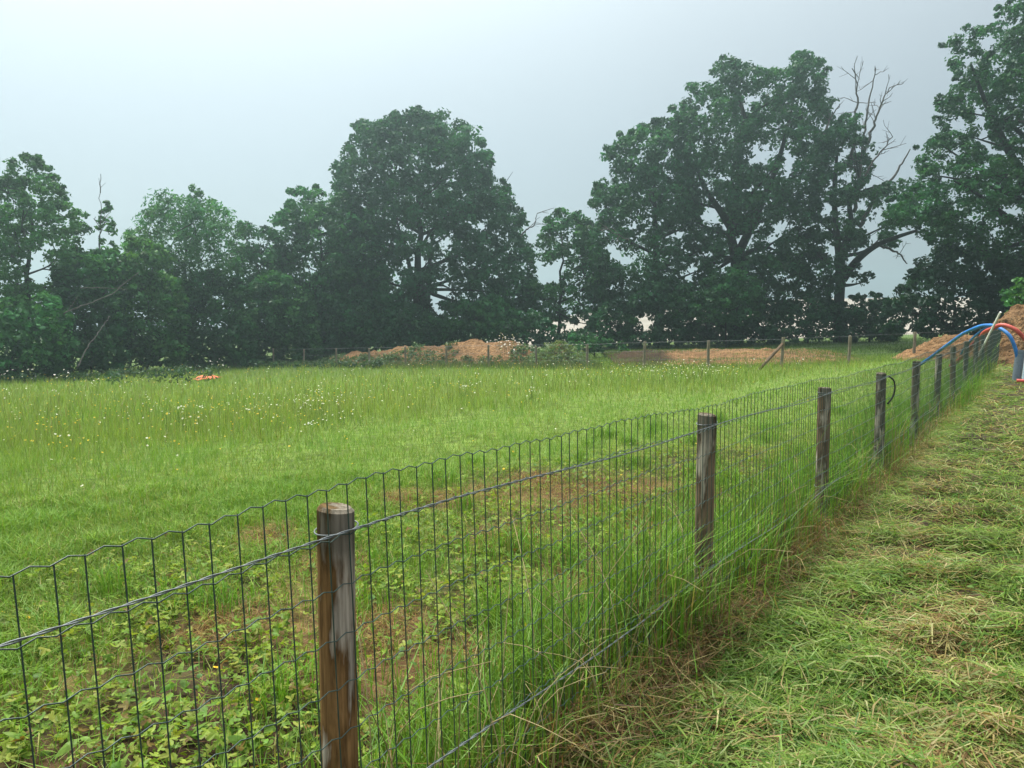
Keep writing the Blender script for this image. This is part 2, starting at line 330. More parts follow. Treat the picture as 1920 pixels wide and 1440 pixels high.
def leafy(name, label, cat, poly, Y, half, base=(0.030, 0.066, 0.024), leaf=0.21, dens=5.0, per=42, rc=0.62, gap=0.7, holes=(), seed=1, trunk=None, tw=0.5, limbs=14, group=None, dead=None, stem="trunk", flat=0.75, aspect=0.62, tintvar=0.45, extra_limbs=(), gapf=0.35):
    rng = R(seed); poly = np.asarray(poly, float)
    W = at(poly[:, 0], poly[:, 1], np.full(len(poly), float(Y)))[:, [0, 2]]
    x, y = W[:, 0], W[:, 1]; area = 0.5 * abs(np.sum(x * np.roll(y, -1) - y * np.roll(x, -1)))
    rc = rc * 0.82; leaf = leaf * 0.9
    n = int(area * dens * 2.1)
    lo, hi = W.min(0), W.max(0); P = lo + rng.random((n * 8, 2)) * (hi - lo); P = P[inside(P, W)]
    d = seg_dist(P, W); keep = d > 0.12 * rc; P, d = P[keep], d[keep]
    Rm = max(d.max(), 0.3); h = half * np.sqrt(np.maximum(1 - (1 - np.minimum(d / Rm, 1)) ** 2, 0.02))
    t = h * np.sign(rng.uniform(-1, 1, len(P))) * rng.random(len(P)) ** 0.55
    C = np.stack([P[:, 0] * (Y + t * 0.5) / Y, Y + t, P[:, 1]], 1)
    g = wav(C[:, 0], C[:, 1], C[:, 2], gapf, seed + 50, 3)
    keep = g < gap
    pxx, pyy = proj(C)
    for hx_, hy_, hr in holes: keep &= (((pxx - hx_) ** 2 + (pyy - hy_) ** 2) > (hr * rng.uniform(1.15, 1.6, len(C)) + 5) ** 2)
    C, d = C[keep][:n], d[keep][:n]
    r = np.minimum(rc * rng.uniform(0.6, 1.35, len(C)), d + 0.30 * rc)
    zmin = zg(C[:, 0], C[:, 1]) + 0.05; C[:, 2] = np.maximum(C[:, 2], zmin)
    if trunk is None: bx = 0.5 * (poly[:, 0].min() + poly[:, 0].max()); trunk = [(bx, poly[:, 1].max() - 5), (bx, 0.5 * poly[:, 1].max() + 0.5 * poly[:, 1].min())]
    tp = np.array([at(a, b, float(Y)) for a, b in trunk]); gz = float(zg(tp[0, 0], tp[0, 1])); tp[0, 2] = gz - 0.15
    root = empty(name, (tp[0, 0], tp[0, 1], gz), label, cat, group); o = np.array(root.location)
    C = C - o; tp = tp - o
    me = clump_leaves(C, r, per, leaf, np.array(base) * np.array((0.95, 1.62, 1.22)), rng, flat, aspect, tintvar, "crown")
    obj("crown", me, root)
    mb = MB(); pth = smooth_path(tp, 12) if len(tp) > 2 else np.linspace(tp[0], tp[1], 8)
    pth[1:, :2] += rng.normal(size=(len(pth) - 1, 2)) * tw * 0.12
    rad = tw * 0.42 * np.linspace(1, 0.25, len(pth)); rad[0] *= 1.35
    mb.tube(pth, rad, 9)
    pick = rng.choice(len(C), min(limbs, len(C)), replace=False) if limbs else []
    for p in pick:
        e = C[p]; i = int(np.clip(np.argmin(np.abs(pth[:, 2] - (e[2] - 0.45 * np.hypot(*(e[:2] - pth[-1, :2]))))), len(pth) // 3, len(pth) - 1)); s0 = pth[i]
        ln = np.linalg.norm(e - s0); mid = (s0 + e) / 2 + rng.normal(size=3) * ln * 0.07 + (0, 0, -0.02 * ln)
        pp = smooth_path([s0, mid, e], 7); mb.tube(pp, np.linspace(min(rad[i] * 0.6, tw * 0.15), 0.015, 7), 5, cap=False)
        for _ in range(2):
            q0 = pp[rng.integers(2, 6)]; q1 = q0 + unit(rng.normal(size=3) + (0, 0, 0.5)) * ln * rng.uniform(0.2, 0.4)
            mb.tube(np.linspace(q0, q1, 3), np.linspace(0.035, 0.01, 3), 4, cap=False)
    for path, r0, r1 in extra_limbs:
        pp = np.array([at(a, b, Y + dy) for a, b, dy in path]) - o; pp = smooth_path(pp, 4 * len(pp)); mb.tube(pp, np.linspace(r0, r1, len(pp)), 7, cap=False)
    obj(stem, mb.mesh(stem, M_BARK), root)
    if dead:
        md = MB()
        for path, r0, r1, tw_n in dead:
            pp = np.array([at(a, b, Y + dy) for a, b, dy in path]) - o; pp = smooth_path(pp, 5 * len(pp)); pp += rng.normal(size=pp.shape) * 0.03
            md.tube(pp, np.linspace(r0, r1, len(pp)), 6, cap=False)
            for _ in range(tw_n):
                i = rng.integers(len(pp) // 4, len(pp)); dr = unit(pp[min(i + 1, len(pp) - 1)] - pp[max(i - 1, 0)] + rng.normal(size=3) * 0.55 + (0, 0, 0.25)); ln = rng.uniform(0.4, 1.3)
                q = pp[i] + np.linspace(0, 1, 5)[:, None] * dr * ln + rng.normal(size=(5, 3)) * 0.04 * np.linspace(0, 1, 5)[:, None]
                md.tube(q, np.linspace(0.025, 0.011, 5), 4, cap=False)
                for _ in range(2):
                    j = rng.integers(1, 4); d2 = unit(dr + rng.normal(size=3) * 0.6); md.tube(np.linspace(q[j], q[j] + d2 * ln * 0.45, 3), np.linspace(0.015, 0.008, 3), 3, cap=False)
        obj("dead_branch", md.mesh("dead_branch", M_DEAD), root)
    return root

G_DARK = (0.026, 0.062, 0.026); G_MID = (0.033, 0.078, 0.027); G_LIGHT = (0.060, 0.115, 0.032); G_COOL = (0.024, 0.060, 0.031)
TG = "trees along the far hedge"
leafy("ash_tree", "tall loose-crowned tree at the left edge of the treeline", "tree",
      [(-150, 600), (-160, 400), (-90, 345), (-40, 335), (0, 322), (26, 330), (34, 302), (60, 290), (88, 300), (98, 328), (112, 326), (124, 352), (130, 375), (154, 385), (164, 430), (156, 470), (164, 505), (140, 560), (90, 620)],
      33, 3.2, (0.048, 0.092, 0.030), 0.16, 10.0, 40, 0.36, 0.95, holes=[(70, 500, 14), (135, 495, 12), (80, 515, 12)], seed=11, trunk=[(40, 690), (50, 560), (60, 400)], tw=0.4, group=TG)
leafy("sapling", "thin sparse sapling with a bare tip between two rounder trees", "tree",
      [(170, 560), (172, 490), (180, 440), (186, 395), (200, 368), (210, 400), (218, 450), (222, 520), (210, 560)], 35, 0.6, G_LIGHT, 0.20, 4.5, 22, 0.30, 0.30, seed=12, trunk=[(188, 690), (186, 480), (189, 400)], tw=0.10, limbs=6,
      dead=[([(186, 470, 0), (190, 400, 0), (189, 345, 0)], 0.03, 0.008, 3)], group=TG)
leafy("willow_tree", "feathery grey-green tree with upswept tufts, left of the great dome", "tree",
      [(232, 520), (236, 450), (250, 415), (275, 400), (290, 365), (312, 370), (322, 360), (340, 378), (366, 352), (388, 372), (404, 362), (412, 390), (440, 400), (455, 430), (452, 480), (440, 560), (380, 600), (280, 590)],
      39, 3.0, (0.052, 0.094, 0.040), 0.24, 5.5, 46, 0.55, 0.8, gapf=0.3, seed=13, trunk=[(350, 680), (348, 560), (350, 420)], tw=0.4, aspect=0.35, flat=1.2, group=TG)
leafy("hazel_tree", "low dark tree filling the notch beside the great dome", "tree",
      [(430, 600), (440, 470), (455, 425), (480, 412), (505, 425), (530, 450), (545, 520), (540, 640), (450, 650)], 43, 2.0, G_DARK, 0.22, 5.0, 44, 0.6, 0.55, seed=14, trunk=[(485, 680), (485, 500)], tw=0.3, group=TG)
leafy("lime_tree", "mid-height tree leaning against the great dome on its left shoulder", "tree",
      [(505, 640), (506, 480), (515, 415), (535, 395), (538, 365), (560, 352), (585, 340), (600, 355), (625, 345), (650, 365), (690, 400), (730, 470), (735, 640), (620, 660)],
      45, 3.4, G_MID, 0.24, 5.0, 44, 0.62, 0.6, seed=15, trunk=[(610, 680), (610, 560), (600, 430)], tw=0.5, group=TG)
leafy("maple_tree", "great dome-shaped tree, the broadest crown of the treeline", "tree",
      [(640, 560), (612, 430), (612, 350), (622, 322), (640, 310), (648, 278), (660, 262), (665, 242), (682, 232), (700, 238), (712, 226), (728, 226), (732, 212), (748, 214), (756, 224), (770, 216), (780, 203), (796, 212), (808, 218), (816, 226), (828, 212), (842, 210), (852, 226), (866, 222), (878, 238), (890, 244), (906, 250), (908, 280), (922, 286), (925, 312), (915, 330), (936, 336), (950, 345), (966, 368), (966, 388), (984, 400), (988, 440), (1000, 480), (1010, 560), (990, 630), (850, 645), (700, 640)],
      47, 5.2, (0.026, 0.062, 0.029), 0.25, 5.2, 46, 0.66, 0.62, holes=[(838, 455, 9), (834, 545, 11), (816, 565, 9), (792, 445, 8), (795, 500, 9), (742, 525, 6), (905, 425, 7), (845, 238, 5), (888, 278, 6), (822, 490, 6), (870, 500, 5), (780, 485, 7), (850, 330, 4), (745, 320, 4)],
      seed=16, trunk=[(792, 660), (790, 580), (785, 440), (782, 300)], tw=0.8, limbs=26, group=TG,
      extra_limbs=[([(800, 640, 0), (804, 520, 0.3), (815, 400, 0.4)], 0.22, 0.06), ([(785, 590, 0), (768, 500, -0.5), (740, 400, -0.6)], 0.2, 0.05)])
leafy("field_maple_tree", "small pale-topped tree in the dip between the dome and the oaks", "tree",
      [(985, 620), (990, 490), (1005, 450), (1015, 420), (1035, 398), (1055, 392), (1072, 398), (1095, 400), (1108, 420), (1130, 445), (1145, 500), (1150, 560), (1130, 620), (1050, 600)],
      45, 2.4, (0.040, 0.085, 0.034), 0.22, 5.0, 44, 0.55, 0.55, holes=[(1028, 508, 12), (1048, 500, 9), (1015, 520, 8)], seed=17, trunk=[(1045, 650), (1050, 560), (1055, 450)], tw=0.35, group=TG,
      dead=[([(975, 445, 0), (990, 428, 0), (1003, 420, 0), (1006, 400, 0)], 0.06, 0.02, 3)])
OAK = (0.027, 0.064, 0.027)
leafy("oak_tree", "oak with a rounded shoulder crown, shorter neighbour of the tallest oak", "tree",
      [(1100, 560), (1105, 470), (1100, 420), (1108, 370), (1118, 340), (1150, 345), (1145, 300), (1125, 292), (1130, 278), (1150, 280), (1160, 250), (1180, 248), (1200, 236), (1225, 228), (1245, 228), (1262, 250), (1290, 300), (1310, 400), (1330, 480), (1310, 560), (1260, 600), (1180, 590)],
      44, 3.6, OAK, 0.23, 5.2, 44, 0.6, 0.50, holes=[(1150, 470, 10), (1165, 490, 8), (1275, 440, 9), (1205, 300, 6), (1248, 300, 5), (1300, 425, 7), (1290, 515, 10), (1300, 500, 8)], seed=18, trunk=[(1240, 650), (1238, 590), (1230, 480), (1225, 330)], tw=0.75, limbs=18, group=TG,
      dead=[([(1180, 450, -3.4), (1155, 440, -3.4), (1135, 425, -3.4)], 0.04, 0.012, 4)])
leafy("oak_tree", "tallest oak of the treeline with twin crown tops and thick ivy-dark trunk", "tree",
      [(1290, 560), (1285, 470), (1275, 400), (1268, 330), (1262, 290), (1248, 215), (1262, 200), (1280, 205), (1285, 160), (1305, 158), (1322, 170), (1318, 140), (1340, 125), (1352, 114), (1370, 118), (1385, 128), (1400, 130), (1415, 128), (1440, 140), (1470, 125), (1490, 108), (1515, 108), (1530, 120), (1550, 130), (1548, 160), (1558, 190), (1556, 240), (1545, 300), (1530, 380), (1530, 460), (1520, 540), (1480, 600), (1400, 590), (1330, 590)],
      44, 4.0, OAK, 0.23, 5.0, 44, 0.62, 0.42, holes=[(1345, 395, 14), (1335, 410, 10), (1360, 430, 7), (1402, 445, 9), (1410, 300, 9), (1420, 285, 8), (1440, 300, 7), (1450, 280, 7), (1402, 200, 6), (1425, 245, 5), (1300, 515, 12), (1312, 470, 8), (1475, 420, 9), (1490, 470, 7), (1445, 455, 8), (1430, 420, 5), (1355, 500, 6), (1475, 330, 7), (1480, 300, 8)],
      seed=19, trunk=[(1378, 650), (1378, 520), (1372, 430), (1385, 330), (1390, 180)], tw=0.95, limbs=22, group=TG,
      extra_limbs=[([(1372, 430, 0), (1350, 395, -0.3), (1320, 350, -0.5), (1300, 280, -0.4)], 0.24, 0.06), ([(1382, 480, 0), (1420, 400, 0.2), (1460, 300, 0.3), (1490, 180, 0.2)], 0.28, 0.06)])
leafy("oak_tree", "half-dead oak with bare grey branches above its leafy lower crown", "tree",
      [(1520, 500), (1515, 420), (1525, 350), (1535, 260), (1560, 240), (1575, 220), (1600, 215), (1612, 240), (1616, 270), (1640, 280), (1645, 310), (1630, 340), (1612, 360), (1640, 350), (1665, 340), (1690, 330), (1715, 360), (1722, 400), (1700, 440), (1670, 470), (1650, 440), (1625, 460), (1640, 520), (1610, 540), (1590, 500), (1560, 560), (1530, 560)],
      42, 2.6, OAK, 0.22, 5.0, 40, 0.5, 0.26, holes=[(1600, 395, 9), (1628, 425, 9), (1650, 400, 7), (1590, 330, 6), (1570, 420, 6), (1560, 470, 7), (1545, 400, 6), (1610, 480, 9), (1655, 500, 16), (1640, 430, 8), (1680, 385, 6), (1585, 290, 6), (1620, 385, 8), (1632, 480, 12)], seed=20, trunk=[(1577, 645), (1576, 560), (1575, 510), (1590, 440), (1600, 340)], tw=0.85, limbs=12, group=TG,
      extra_limbs=[([(1580, 525, 0), (1605, 490, -0.3), (1640, 462, -0.6), (1680, 445, -0.8), (1720, 432, -1.0)], 0.24, 0.08), ([(1578, 505, 0), (1568, 430, 0.2), (1565, 340, 0.4), (1572, 270, 0.4)], 0.24, 0.06)],
      dead=[([(1600, 400, 0), (1612, 320, 0), (1622, 240, 0), (1632, 180, 0), (1642, 128, 0)], 0.11, 0.022, 18), ([(1598, 300, 0.4), (1604, 220, 0.4), (1608, 175, 0.4), (1601, 130, 0.4)], 0.10, 0.025, 12),
            ([(1618, 290, -0.4), (1640, 230, -0.5), (1652, 195, -0.5), (1666, 165, -0.5)], 0.09, 0.025, 12), ([(1608, 360, 0), (1640, 300, 0), (1662, 272, 0), (1672, 255, 0)], 0.08, 0.025, 9),
            ([(1612, 425, -0.3), (1645, 365, -0.4), (1680, 325, -0.4), (1706, 281, -0.4)], 0.13, 0.03, 2), ([(1540, 270, 0.3), (1556, 225, 0.3), (1575, 195, 0.3)], 0.09, 0.02, 5), ([(1642, 460, -0.6), (1668, 466, -0.7), (1690, 480, -0.8), (1702, 494, -0.8)], 0.09, 0.03, 2)])
leafy("oak_tree", "huge oak leaving the frame at the top right corner", "tree",
      [(1640, 400), (1650, 370), (1690, 370), (1720, 345), (1728, 300), (1712, 280), (1735, 255), (1765, 262), (1775, 230), (1758, 215), (1765, 170), (1785, 150), (1800, 125), (1768, 85), (1772, 65), (1805, 50), (1830, 60), (1862, 65), (1858, 25), (1880, 10), (1910, 5), (1960, -60), (2150, -80), (2180, 200), (2150, 500), (1990, 560), (1880, 540), (1820, 480), (1765, 465), (1715, 430), (1675, 415)],
      33, 4.2, (0.026, 0.066, 0.024), 0.165, 9.5, 42, 0.40, 0.5, holes=[(1840, 215, 10), (1815, 120, 8), (1855, 80, 12), (1800, 235, 10), (1845, 250, 8), (1870, 130, 7), (1790, 290, 6), (1870, 440, 7)], seed=21, trunk=[(1960, 690), (1955, 520), (1950, 300), (1960, 60)], tw=1.0, limbs=20, group=TG,
      extra_limbs=[([(1955, 420, 0), (1900, 300, -1), (1860, 220, -1.4), (1820, 120, -1.6)], 0.25, 0.05), ([(1958, 460, 0), (1880, 400, -1), (1830, 362, -1.4), (1790, 340, -1.5)], 0.18, 0.04)])
leafy("yew_bush", "broad near-black evergreen bush under the huge corner oak", "bush",
      [(1650, 625), (1668, 565), (1705, 515), (1730, 480), (1750, 468), (1780, 450), (1840, 470), (1900, 490), (1960, 520), (1970, 640), (1800, 640)],
      34, 2.6, (0.012, 0.030, 0.016), 0.20, 6.5, 46, 0.5, 0.75, seed=22, trunk=[(1790, 640), (1790, 520)], tw=0.3, stem="stem", group="bushes under the trees")
leafy("bramble_bush", "yellow-green bush on top of the big clay bank", "bush",
      [(1880, 590), (1885, 545), (1905, 515), (1940, 490), (2000, 500), (2010, 600)], 24, 0.9, G_LIGHT, 0.13, 9, 40, 0.3, 0.5, seed=23, tw=0.08, stem="stem", limbs=6)
BG = "bushes along the hedge foot"
def bush(label, poly, Y, half, base, seed, leaf=0.20, dens=8.5, rc=0.5, gap=0.9, **k):
    return leafy("hedge_bush", label, "bush", poly, Y, half, base, leaf, dens, 42, rc, gap, seed=seed, stem="stem", tw=0.12, limbs=8, group=BG, **k)
bush("light green bush heap at the left edge under the loose-crowned tree", [(-150, 710), (-150, 600), (-60, 555), (20, 560), (90, 545), (128, 580), (140, 640), (130, 700)], 30, 2.0, (0.046, 0.100, 0.032), 31)
bush("small bright low bush in the bottom left corner of the hedge", [(0, 715), (2, 675), (25, 658), (45, 672), (50, 712)], 28.5, 0.6, (0.05, 0.12, 0.035), 32, leaf=0.14, dens=9, rc=0.25)
bush("tall bush behind the leaning bare branches", [(100, 700), (100, 540), (118, 480), (150, 462), (190, 466), (215, 470), (235, 520), (242, 690)], 33, 1.8, (0.036, 0.078, 0.028), 33, dens=10)
bush("pale yellowish bush mound below the feathery tree", [(205, 680), (205, 500), (222, 460), (250, 445), (285, 450), (320, 480), (345, 560), (350, 690)], 35, 1.8, (0.064, 0.112, 0.032), 34)
bush("dark hedge bush behind the orange netting", [(310, 690), (315, 560), (350, 520), (400, 505), (450, 520), (480, 580), (480, 690)], 38, 1.8, (0.034, 0.072, 0.026), 35)
bush("leafy hedge bush behind the first thin far fence posts", [(455, 685), (455, 560), (500, 500), (545, 520), (590, 560), (610, 680)], 41, 1.8, (0.038, 0.080, 0.026), 36)
bush("rounded hedge bush behind the low left end of the clay mound", [(560, 680), (560, 540), (610, 500), (660, 520), (700, 560), (720, 660)], 43, 1.8, G_DARK, 37)
bush("hedge bush in front of the great dome's trunk", [(690, 665), (700, 600), (745, 560), (790, 575), (830, 600), (835, 655)], 43, 1.5, G_DARK, 38)
bush("light-leaved bush right of the great dome's trunk", [(815, 650), (835, 600), (870, 560), (925, 550), (965, 580), (975, 645)], 43, 1.6, (0.032, 0.076, 0.028), 39)
bush("dark bush behind the summit of the clay mound", [(930, 650), (945, 600), (985, 575), (1020, 590), (1045, 615), (1045, 650)], 42, 1.3, G_DARK, 40)
bush("open bush under the pale-topped small tree", [(1040, 648), (1050, 606), (1075, 618), (1095, 610), (1130, 570), (1160, 560), (1185, 600), (1190, 650)], 42, 1.3, G_DARK, 41, gap=0.9)
bush("ivy-green bush at the foot of the rounded oak", [(1170, 650), (1180, 560), (1205, 530), (1250, 515), (1290, 540), (1300, 600), (1285, 645), (1225, 648)], 41, 1.4, OAK, 42, holes=((1215, 605, 9), (1195, 590, 5)))
bush("bright rounded bush in front of the tallest oak", [(1290, 600), (1300, 540), (1345, 505), (1385, 500), (1425, 530), (1435, 580), (1400, 610), (1340, 612)], 40, 1.4, (0.032, 0.08, 0.028), 43)
bush("low dark hedge stretch below the tallest oak", [(1270, 645), (1280, 610), (1310, 600), (1340, 590), (1380, 600), (1420, 590), (1460, 600), (1475, 645)], 42, 1.0, G_DARK, 44, gap=0.9, holes=((1330, 595, 7), (1300, 590, 8)))
bush("ragged hedge bush between the tallest and the half-dead oak", [(1440, 640), (1450, 590), (1475, 560), (1500, 565), (1520, 548), (1545, 560), (1575, 568), (1590, 640)], 42, 1.0, G_DARK, 45, gap=0.8)
bush("thin hedge bush right of the half-dead oak's trunk", [(1570, 640), (1582, 565), (1600, 552), (1622, 556), (1640, 545), (1660, 556), (1675, 580), (1690, 640)], 41, 1.0, G_DARK, 46, gap=1.2)
bush("low grassy-green bramble between the overgrown mound and the hedge", [(1050, 660), (1060, 630), (1085, 622), (1120, 630), (1165, 640), (1180, 660)], 36, 0.9, (0.035, 0.085, 0.03), 47, leaf=0.14, dens=9, rc=0.3)

# bare fallen branches leaning in the left hedge
def branch(label, paths):
    rng = R(len(label)); P = [[at(a, b, c) for a, b, c in p] for p, _, _ in paths]; o = np.array(P[0][0]); mb = MB()
    for p, (_, r0, r1) in zip(P, paths):
        pp = smooth_path(np.array(p) - o, 5 * len(p)); pp += rng.normal(size=pp.shape) * 0.012; mb.tube(pp, np.linspace(r0, r1, len(pp)), 6)
    ob = obj("fallen_branch", mb.mesh("fallen_branch", M_DEAD), None, o); return tag(ob, label, "branch", "bare branches in the left hedge")
branch("long bare grey branch lying across the left hedge at mid height", [([(118, 588, 29.4), (150, 575, 29.6), (185, 562, 30), (215, 548, 30.4), (228, 536, 30.6), (262, 510, 31)], 0.032, 0.012), ([(128, 582, 29.5), (140, 565, 29.5), (146, 555, 29.6)], 0.016, 0.008), ([(150, 540, 30), (200, 540, 30), (240, 542, 30.5)], 0.02, 0.01)])
branch("slanting thin bare branch standing in the weeds at the hedge foot", [([(146, 690, 28.6), (160, 658, 29), (178, 632, 29.5), (198, 605, 30.2), (206, 592, 30.5)], 0.026, 0.012)])

# ------------------------------------------------------------------ earth mounds
FP = {}
far_px = [1714, 1592, 1466, 1328, 1208, 1101, 1006, 915, 836, 760, 692, 630, 569, 512, 460, 412]
far_Y = [25.9, 25.2, 24.3] + [1.3745 * (n + 18.48) for n in range(13)]
def fence_Y(px): return np.interp(px, far_px[::-1], far_Y[::-1])
def mound(name, label, prof, off, width, seed, base_y=None, colf=None, rough=0.12, cat="mound", Yf=None, ncs=40, up_off=1.0):
    """earth heap: prof = [(px, ridge py)], ridge runs `off` metres behind the far fence"""
    px = np.array([p[0] for p in prof], float); py = np.array([p[1] for p in prof], float)
    n = int(max(60, (px[-1] - px[0]) / 2.5)); X = np.linspace(px[0], px[-1], n); Yp = np.interp(X, px, py)
    Yr = (fence_Y(X) if Yf is None else np.interp(X, [px[0], px[-1]], Yf)) + off
    rid = at(X, Yp, Yr); cs = np.linspace(-1, 1, ncs)
    V = np.zeros((n, ncs, 3)); prf = np.clip(1 - np.abs(cs) ** 1.35, 0, 1)
    for j, c in enumerate(cs):
        P = rid.copy(); P[:, 1] += c * width; P[:, 0] *= P[:, 1] / rid[:, 1] * 0.4 + 0.6
        g = zg(P[:, 0], P[:, 1]) - 0.06; hgt = np.maximum(rid[:, 2] - zg(rid[:, 0], rid[:, 1]), 0.0)
        P[:, 2] = g + (hgt + 0.06) * prf[j] + rough * prf[j] ** 0.5 * (wav(P[:, 0], P[:, 1], 0, 0.7, seed, 5) + 0.7 * np.abs(wav(P[:, 0], P[:, 1], 0, 2.5, seed + 1, 3))) * np.minimum(1, hgt / 0.4)
        V[:, j] = P
    col = np.ones((n, ncs, 3))
    if colf: col = colf(V, col)
    idx = np.arange(n * ncs).reshape(n, ncs); q = np.stack([idx[:-1, :-1], idx[1:, :-1], idx[1:, 1:], idx[:-1, 1:]], -1).reshape(-1, 4)
    o = V.reshape(-1, 3).mean(0); o[2] = V[..., 2].min()
    ob = obj(name, raw_mesh(name, V.reshape(-1, 3) - o, [q], col.reshape(-1, 3), M_CLAY, True), None, o)
    tag(ob, label, cat); return ob, V
def cf(V, c):
    k = wav(V[..., 0], V[..., 1], V[..., 2] * 3, 0.5, 77, 4); return c * (0.85 + 0.3 * k)[..., None]
_, MV1 = mound("earth_mound", "long orange clay mound behind the far fence, below the great dome tree",
      [(575, 690), (600, 680), (640, 668), (668, 659), (690, 664), (720, 659), (757, 652), (790, 653), (815, 651), (845, 647), (868, 641), (890, 638), (912, 642), (935, 641), (958, 640), (985, 648), (1008, 662), (1025, 684)], 3.2, 2.6, 61, colf=cf, rough=0.10)
_, MV2 = mound("overgrown_mound", "green overgrown heap at the right end of the clay mound",
      [(985, 690), (1005, 668), (1030, 655), (1050, 652), (1070, 660), (1090, 670), (1110, 690)], 2.0, 1.9, 62, colf=lambda V, c: c * (0.5, 0.62, 0.4))
def pitcol(V, c):
    px, _ = proj(V); k = sst(1265, 1240, px + 12 * wav(V[..., 0], V[..., 1], 0, 0.8, 5, 2)); return cf(V, c) * (1 - 0.78 * k)[..., None]
_, MV3 = mound("spread_clay", "flat spread of orange clay with a dark dug end behind the braced fence post",
      [(1140, 668), (1170, 663), (1215, 660), (1262, 659), (1290, 659), (1340, 657), (1400, 656), (1450, 656), (1510, 657), (1560, 659), (1580, 666)], 6.6, 6.0, 63, colf=pitcol, rough=0.07)
_, MV4 = mound("earth_mound", "orange clay mound seen through the far end of the mesh fence",
      [(1675, 672), (1697, 660), (1718, 652), (1745, 641), (1775, 631), (1800, 629), (1830, 634), (1850, 650)], 0, 1.5, 64, colf=cf, Yf=(26.5, 25.5), rough=0.10)
# steep bank of clay at the right edge
bx = np.linspace(0, 1, 130); by = np.linspace(0, 1, 110)
BX, BY = np.meshgrid(bx, by)
yw = 19.5 + BY * 8; xw = 0.622 * yw + BX * 8
topz = 1.72 * sst(0.0, 0.20, BX + 0.05 * wav(xw, yw, 0, 0.3, 3, 2)); faceY = sst(0.06, 0.26, BY + 0.06 * wav(xw, yw, 0, 0.35, 4, 3) - 0.10 * BX)
zz = zg(xw, yw) - 0.05 + topz * faceY + 0.14 * wav(xw, yw, 0, 0.5, 65, 5) * faceY + 0.10 * np.abs(wav(xw, yw, 0, 2.2, 66, 3)) * faceY
stp = np.round(zz * 4.5) / 4.5; zz = zz * 0.55 + stp * 0.45
edge = sst(0, 0.04, BX) * sst(0, 0.03, BY); zz = zz * edge + (zg(xw, yw) - 0.1) * (1 - edge)
Vb = np.stack([xw + 0.15 * wav(yw, zz * 3, 0, 0.5, 8, 3), yw + 0.1 * wav(xw, zz * 3, 0, 0.6, 9, 3), zz], -1)
idx = np.arange(BX.size).reshape(BX.shape); q = np.stack([idx[:-1, :-1], idx[:-1, 1:], idx[1:, 1:], idx[1:, :-1]], -1).reshape(-1, 4)
ob_ = obj("clay_bank", raw_mesh("clay_bank", Vb.reshape(-1, 3), [q], cf(Vb, np.full(Vb.shape, 0.82)).reshape(-1, 3), M_CLAY, True)); tag(ob_, "steep bare clay bank behind the pipes at the right edge", "bank")

# ------------------------------------------------------------------ far fence
ff = empty("far_fence", (0, 0, 0), "wire fence on thin wooden posts crossing the far side of the meadow", "fence")
fb = []
rng = R(70)
def post_mesh(name, r, h, sides, seed, mat, lean=(0, 0), rings=14, buried=0.2, cham=0.006):
    rg = R(seed); zs = np.concatenate([np.linspace(-buried, h - cham, rings), [h]]); a = np.linspace(0, 2 * np.pi, sides, endpoint=False)
    rr = np.full(len(zs), r); rr[-1] = r - cham
    prof = 1 + 0.025 * np.sin(2 * a + rg.uniform(0, 6)) + 0.015 * np.sin(5 * a + rg.uniform(0, 6)); prof[rg.integers(0, sides)] -= 0.05; prof[rg.integers(0, sides)] -= 0.03
    V = np.stack([rr[:, None] * prof * np.cos(a), rr[:, None] * prof * np.sin(a), np.repeat(zs[:, None], sides, 1)], -1)
    V[..., 0] += 0.004 * np.sin(zs * 4 + rg.uniform(0, 6))[:, None] + lean[0] * zs[:, None]; V[..., 1] += lean[1] * zs[:, None]
    V[..., 2] += np.where(np.arange(len(zs)) >= len(zs) - 2, 1, 0)[:, None] * 0.004 * np.sin(a + rg.uniform(0, 6))
    n = len(zs); i = np.arange(n - 1)[:, None] * sides; j = np.arange(sides)[None]; k = (j + 1) % sides
    q = np.stack([i + j, i + k, i + sides + k, i + sides + j], -1).reshape(-1, 4); Vf = V.reshape(-1, 3)
    c = np.array([[Vf[-sides:, 0].mean(), Vf[-sides:, 1].mean(), h - 0.002]]); Vf = np.concatenate([Vf, c]); o = (n - 1) * sides; jj = np.arange(sides)
    t = np.stack([np.full(sides, len(Vf) - 1), o + jj, o + (jj + 1) % sides], 1)
    me = raw_mesh(name, Vf, [q, t], None, mat, False); return me
far_h = [0.97, 0.94, 1.0, 0.96, 0.97, 0.93, 0.90, 0.96, 0.93, 0.98, 0.90, 0.94, 0.92, 0.95, 0.9, 0.9]
for i, (px, Y) in enumerate(zip(far_px, far_Y)):
    X = at(px, 660, Y)[0]; z = float(zg(X, Y)); fb.append((X, Y, z))
    o = obj("post", post_mesh("far_post", 0.052 if i < 6 else 0.045, far_h[i], 9, 700 + i, M_FARPOST, rng.normal(size=2) * 0.02, 6), ff, (X, Y, z))
fb = np.array(fb)
b0 = at(1422, 684, 23.5); b0[2] = zg(b0[0], b0[1]) - 0.03; b1 = fb[2] + (0, -0.05, 0.78)
obj("brace", MB().tube(np.linspace(b0, b1, 4), 0.05, 8).mesh("brace", M_BRACE), ff)
fl = np.concatenate([[fb[0] + (2.2, 0.6, 0.0)], fb]); fl[0, 2] = zg(fl[0, 0], fl[0, 1])
for hz, rr in ((0.93, 0.0035), (0.62, 0.0022), (0.32, 0.0022)):
    p = np.concatenate([np.linspace(fl[i], fl[i + 1], 5)[:-1] for i in range(len(fl) - 1)] + [fl[-1:]]); p = p + (0, -0.06, hz); p[:, 2] += 0.01 * np.sin(np.arange(len(p)) * 2.1)
    obj("strand_wire", MB().tube(p, rr, 4).mesh("strand_wire", M_GALV), ff)
mb = MB()
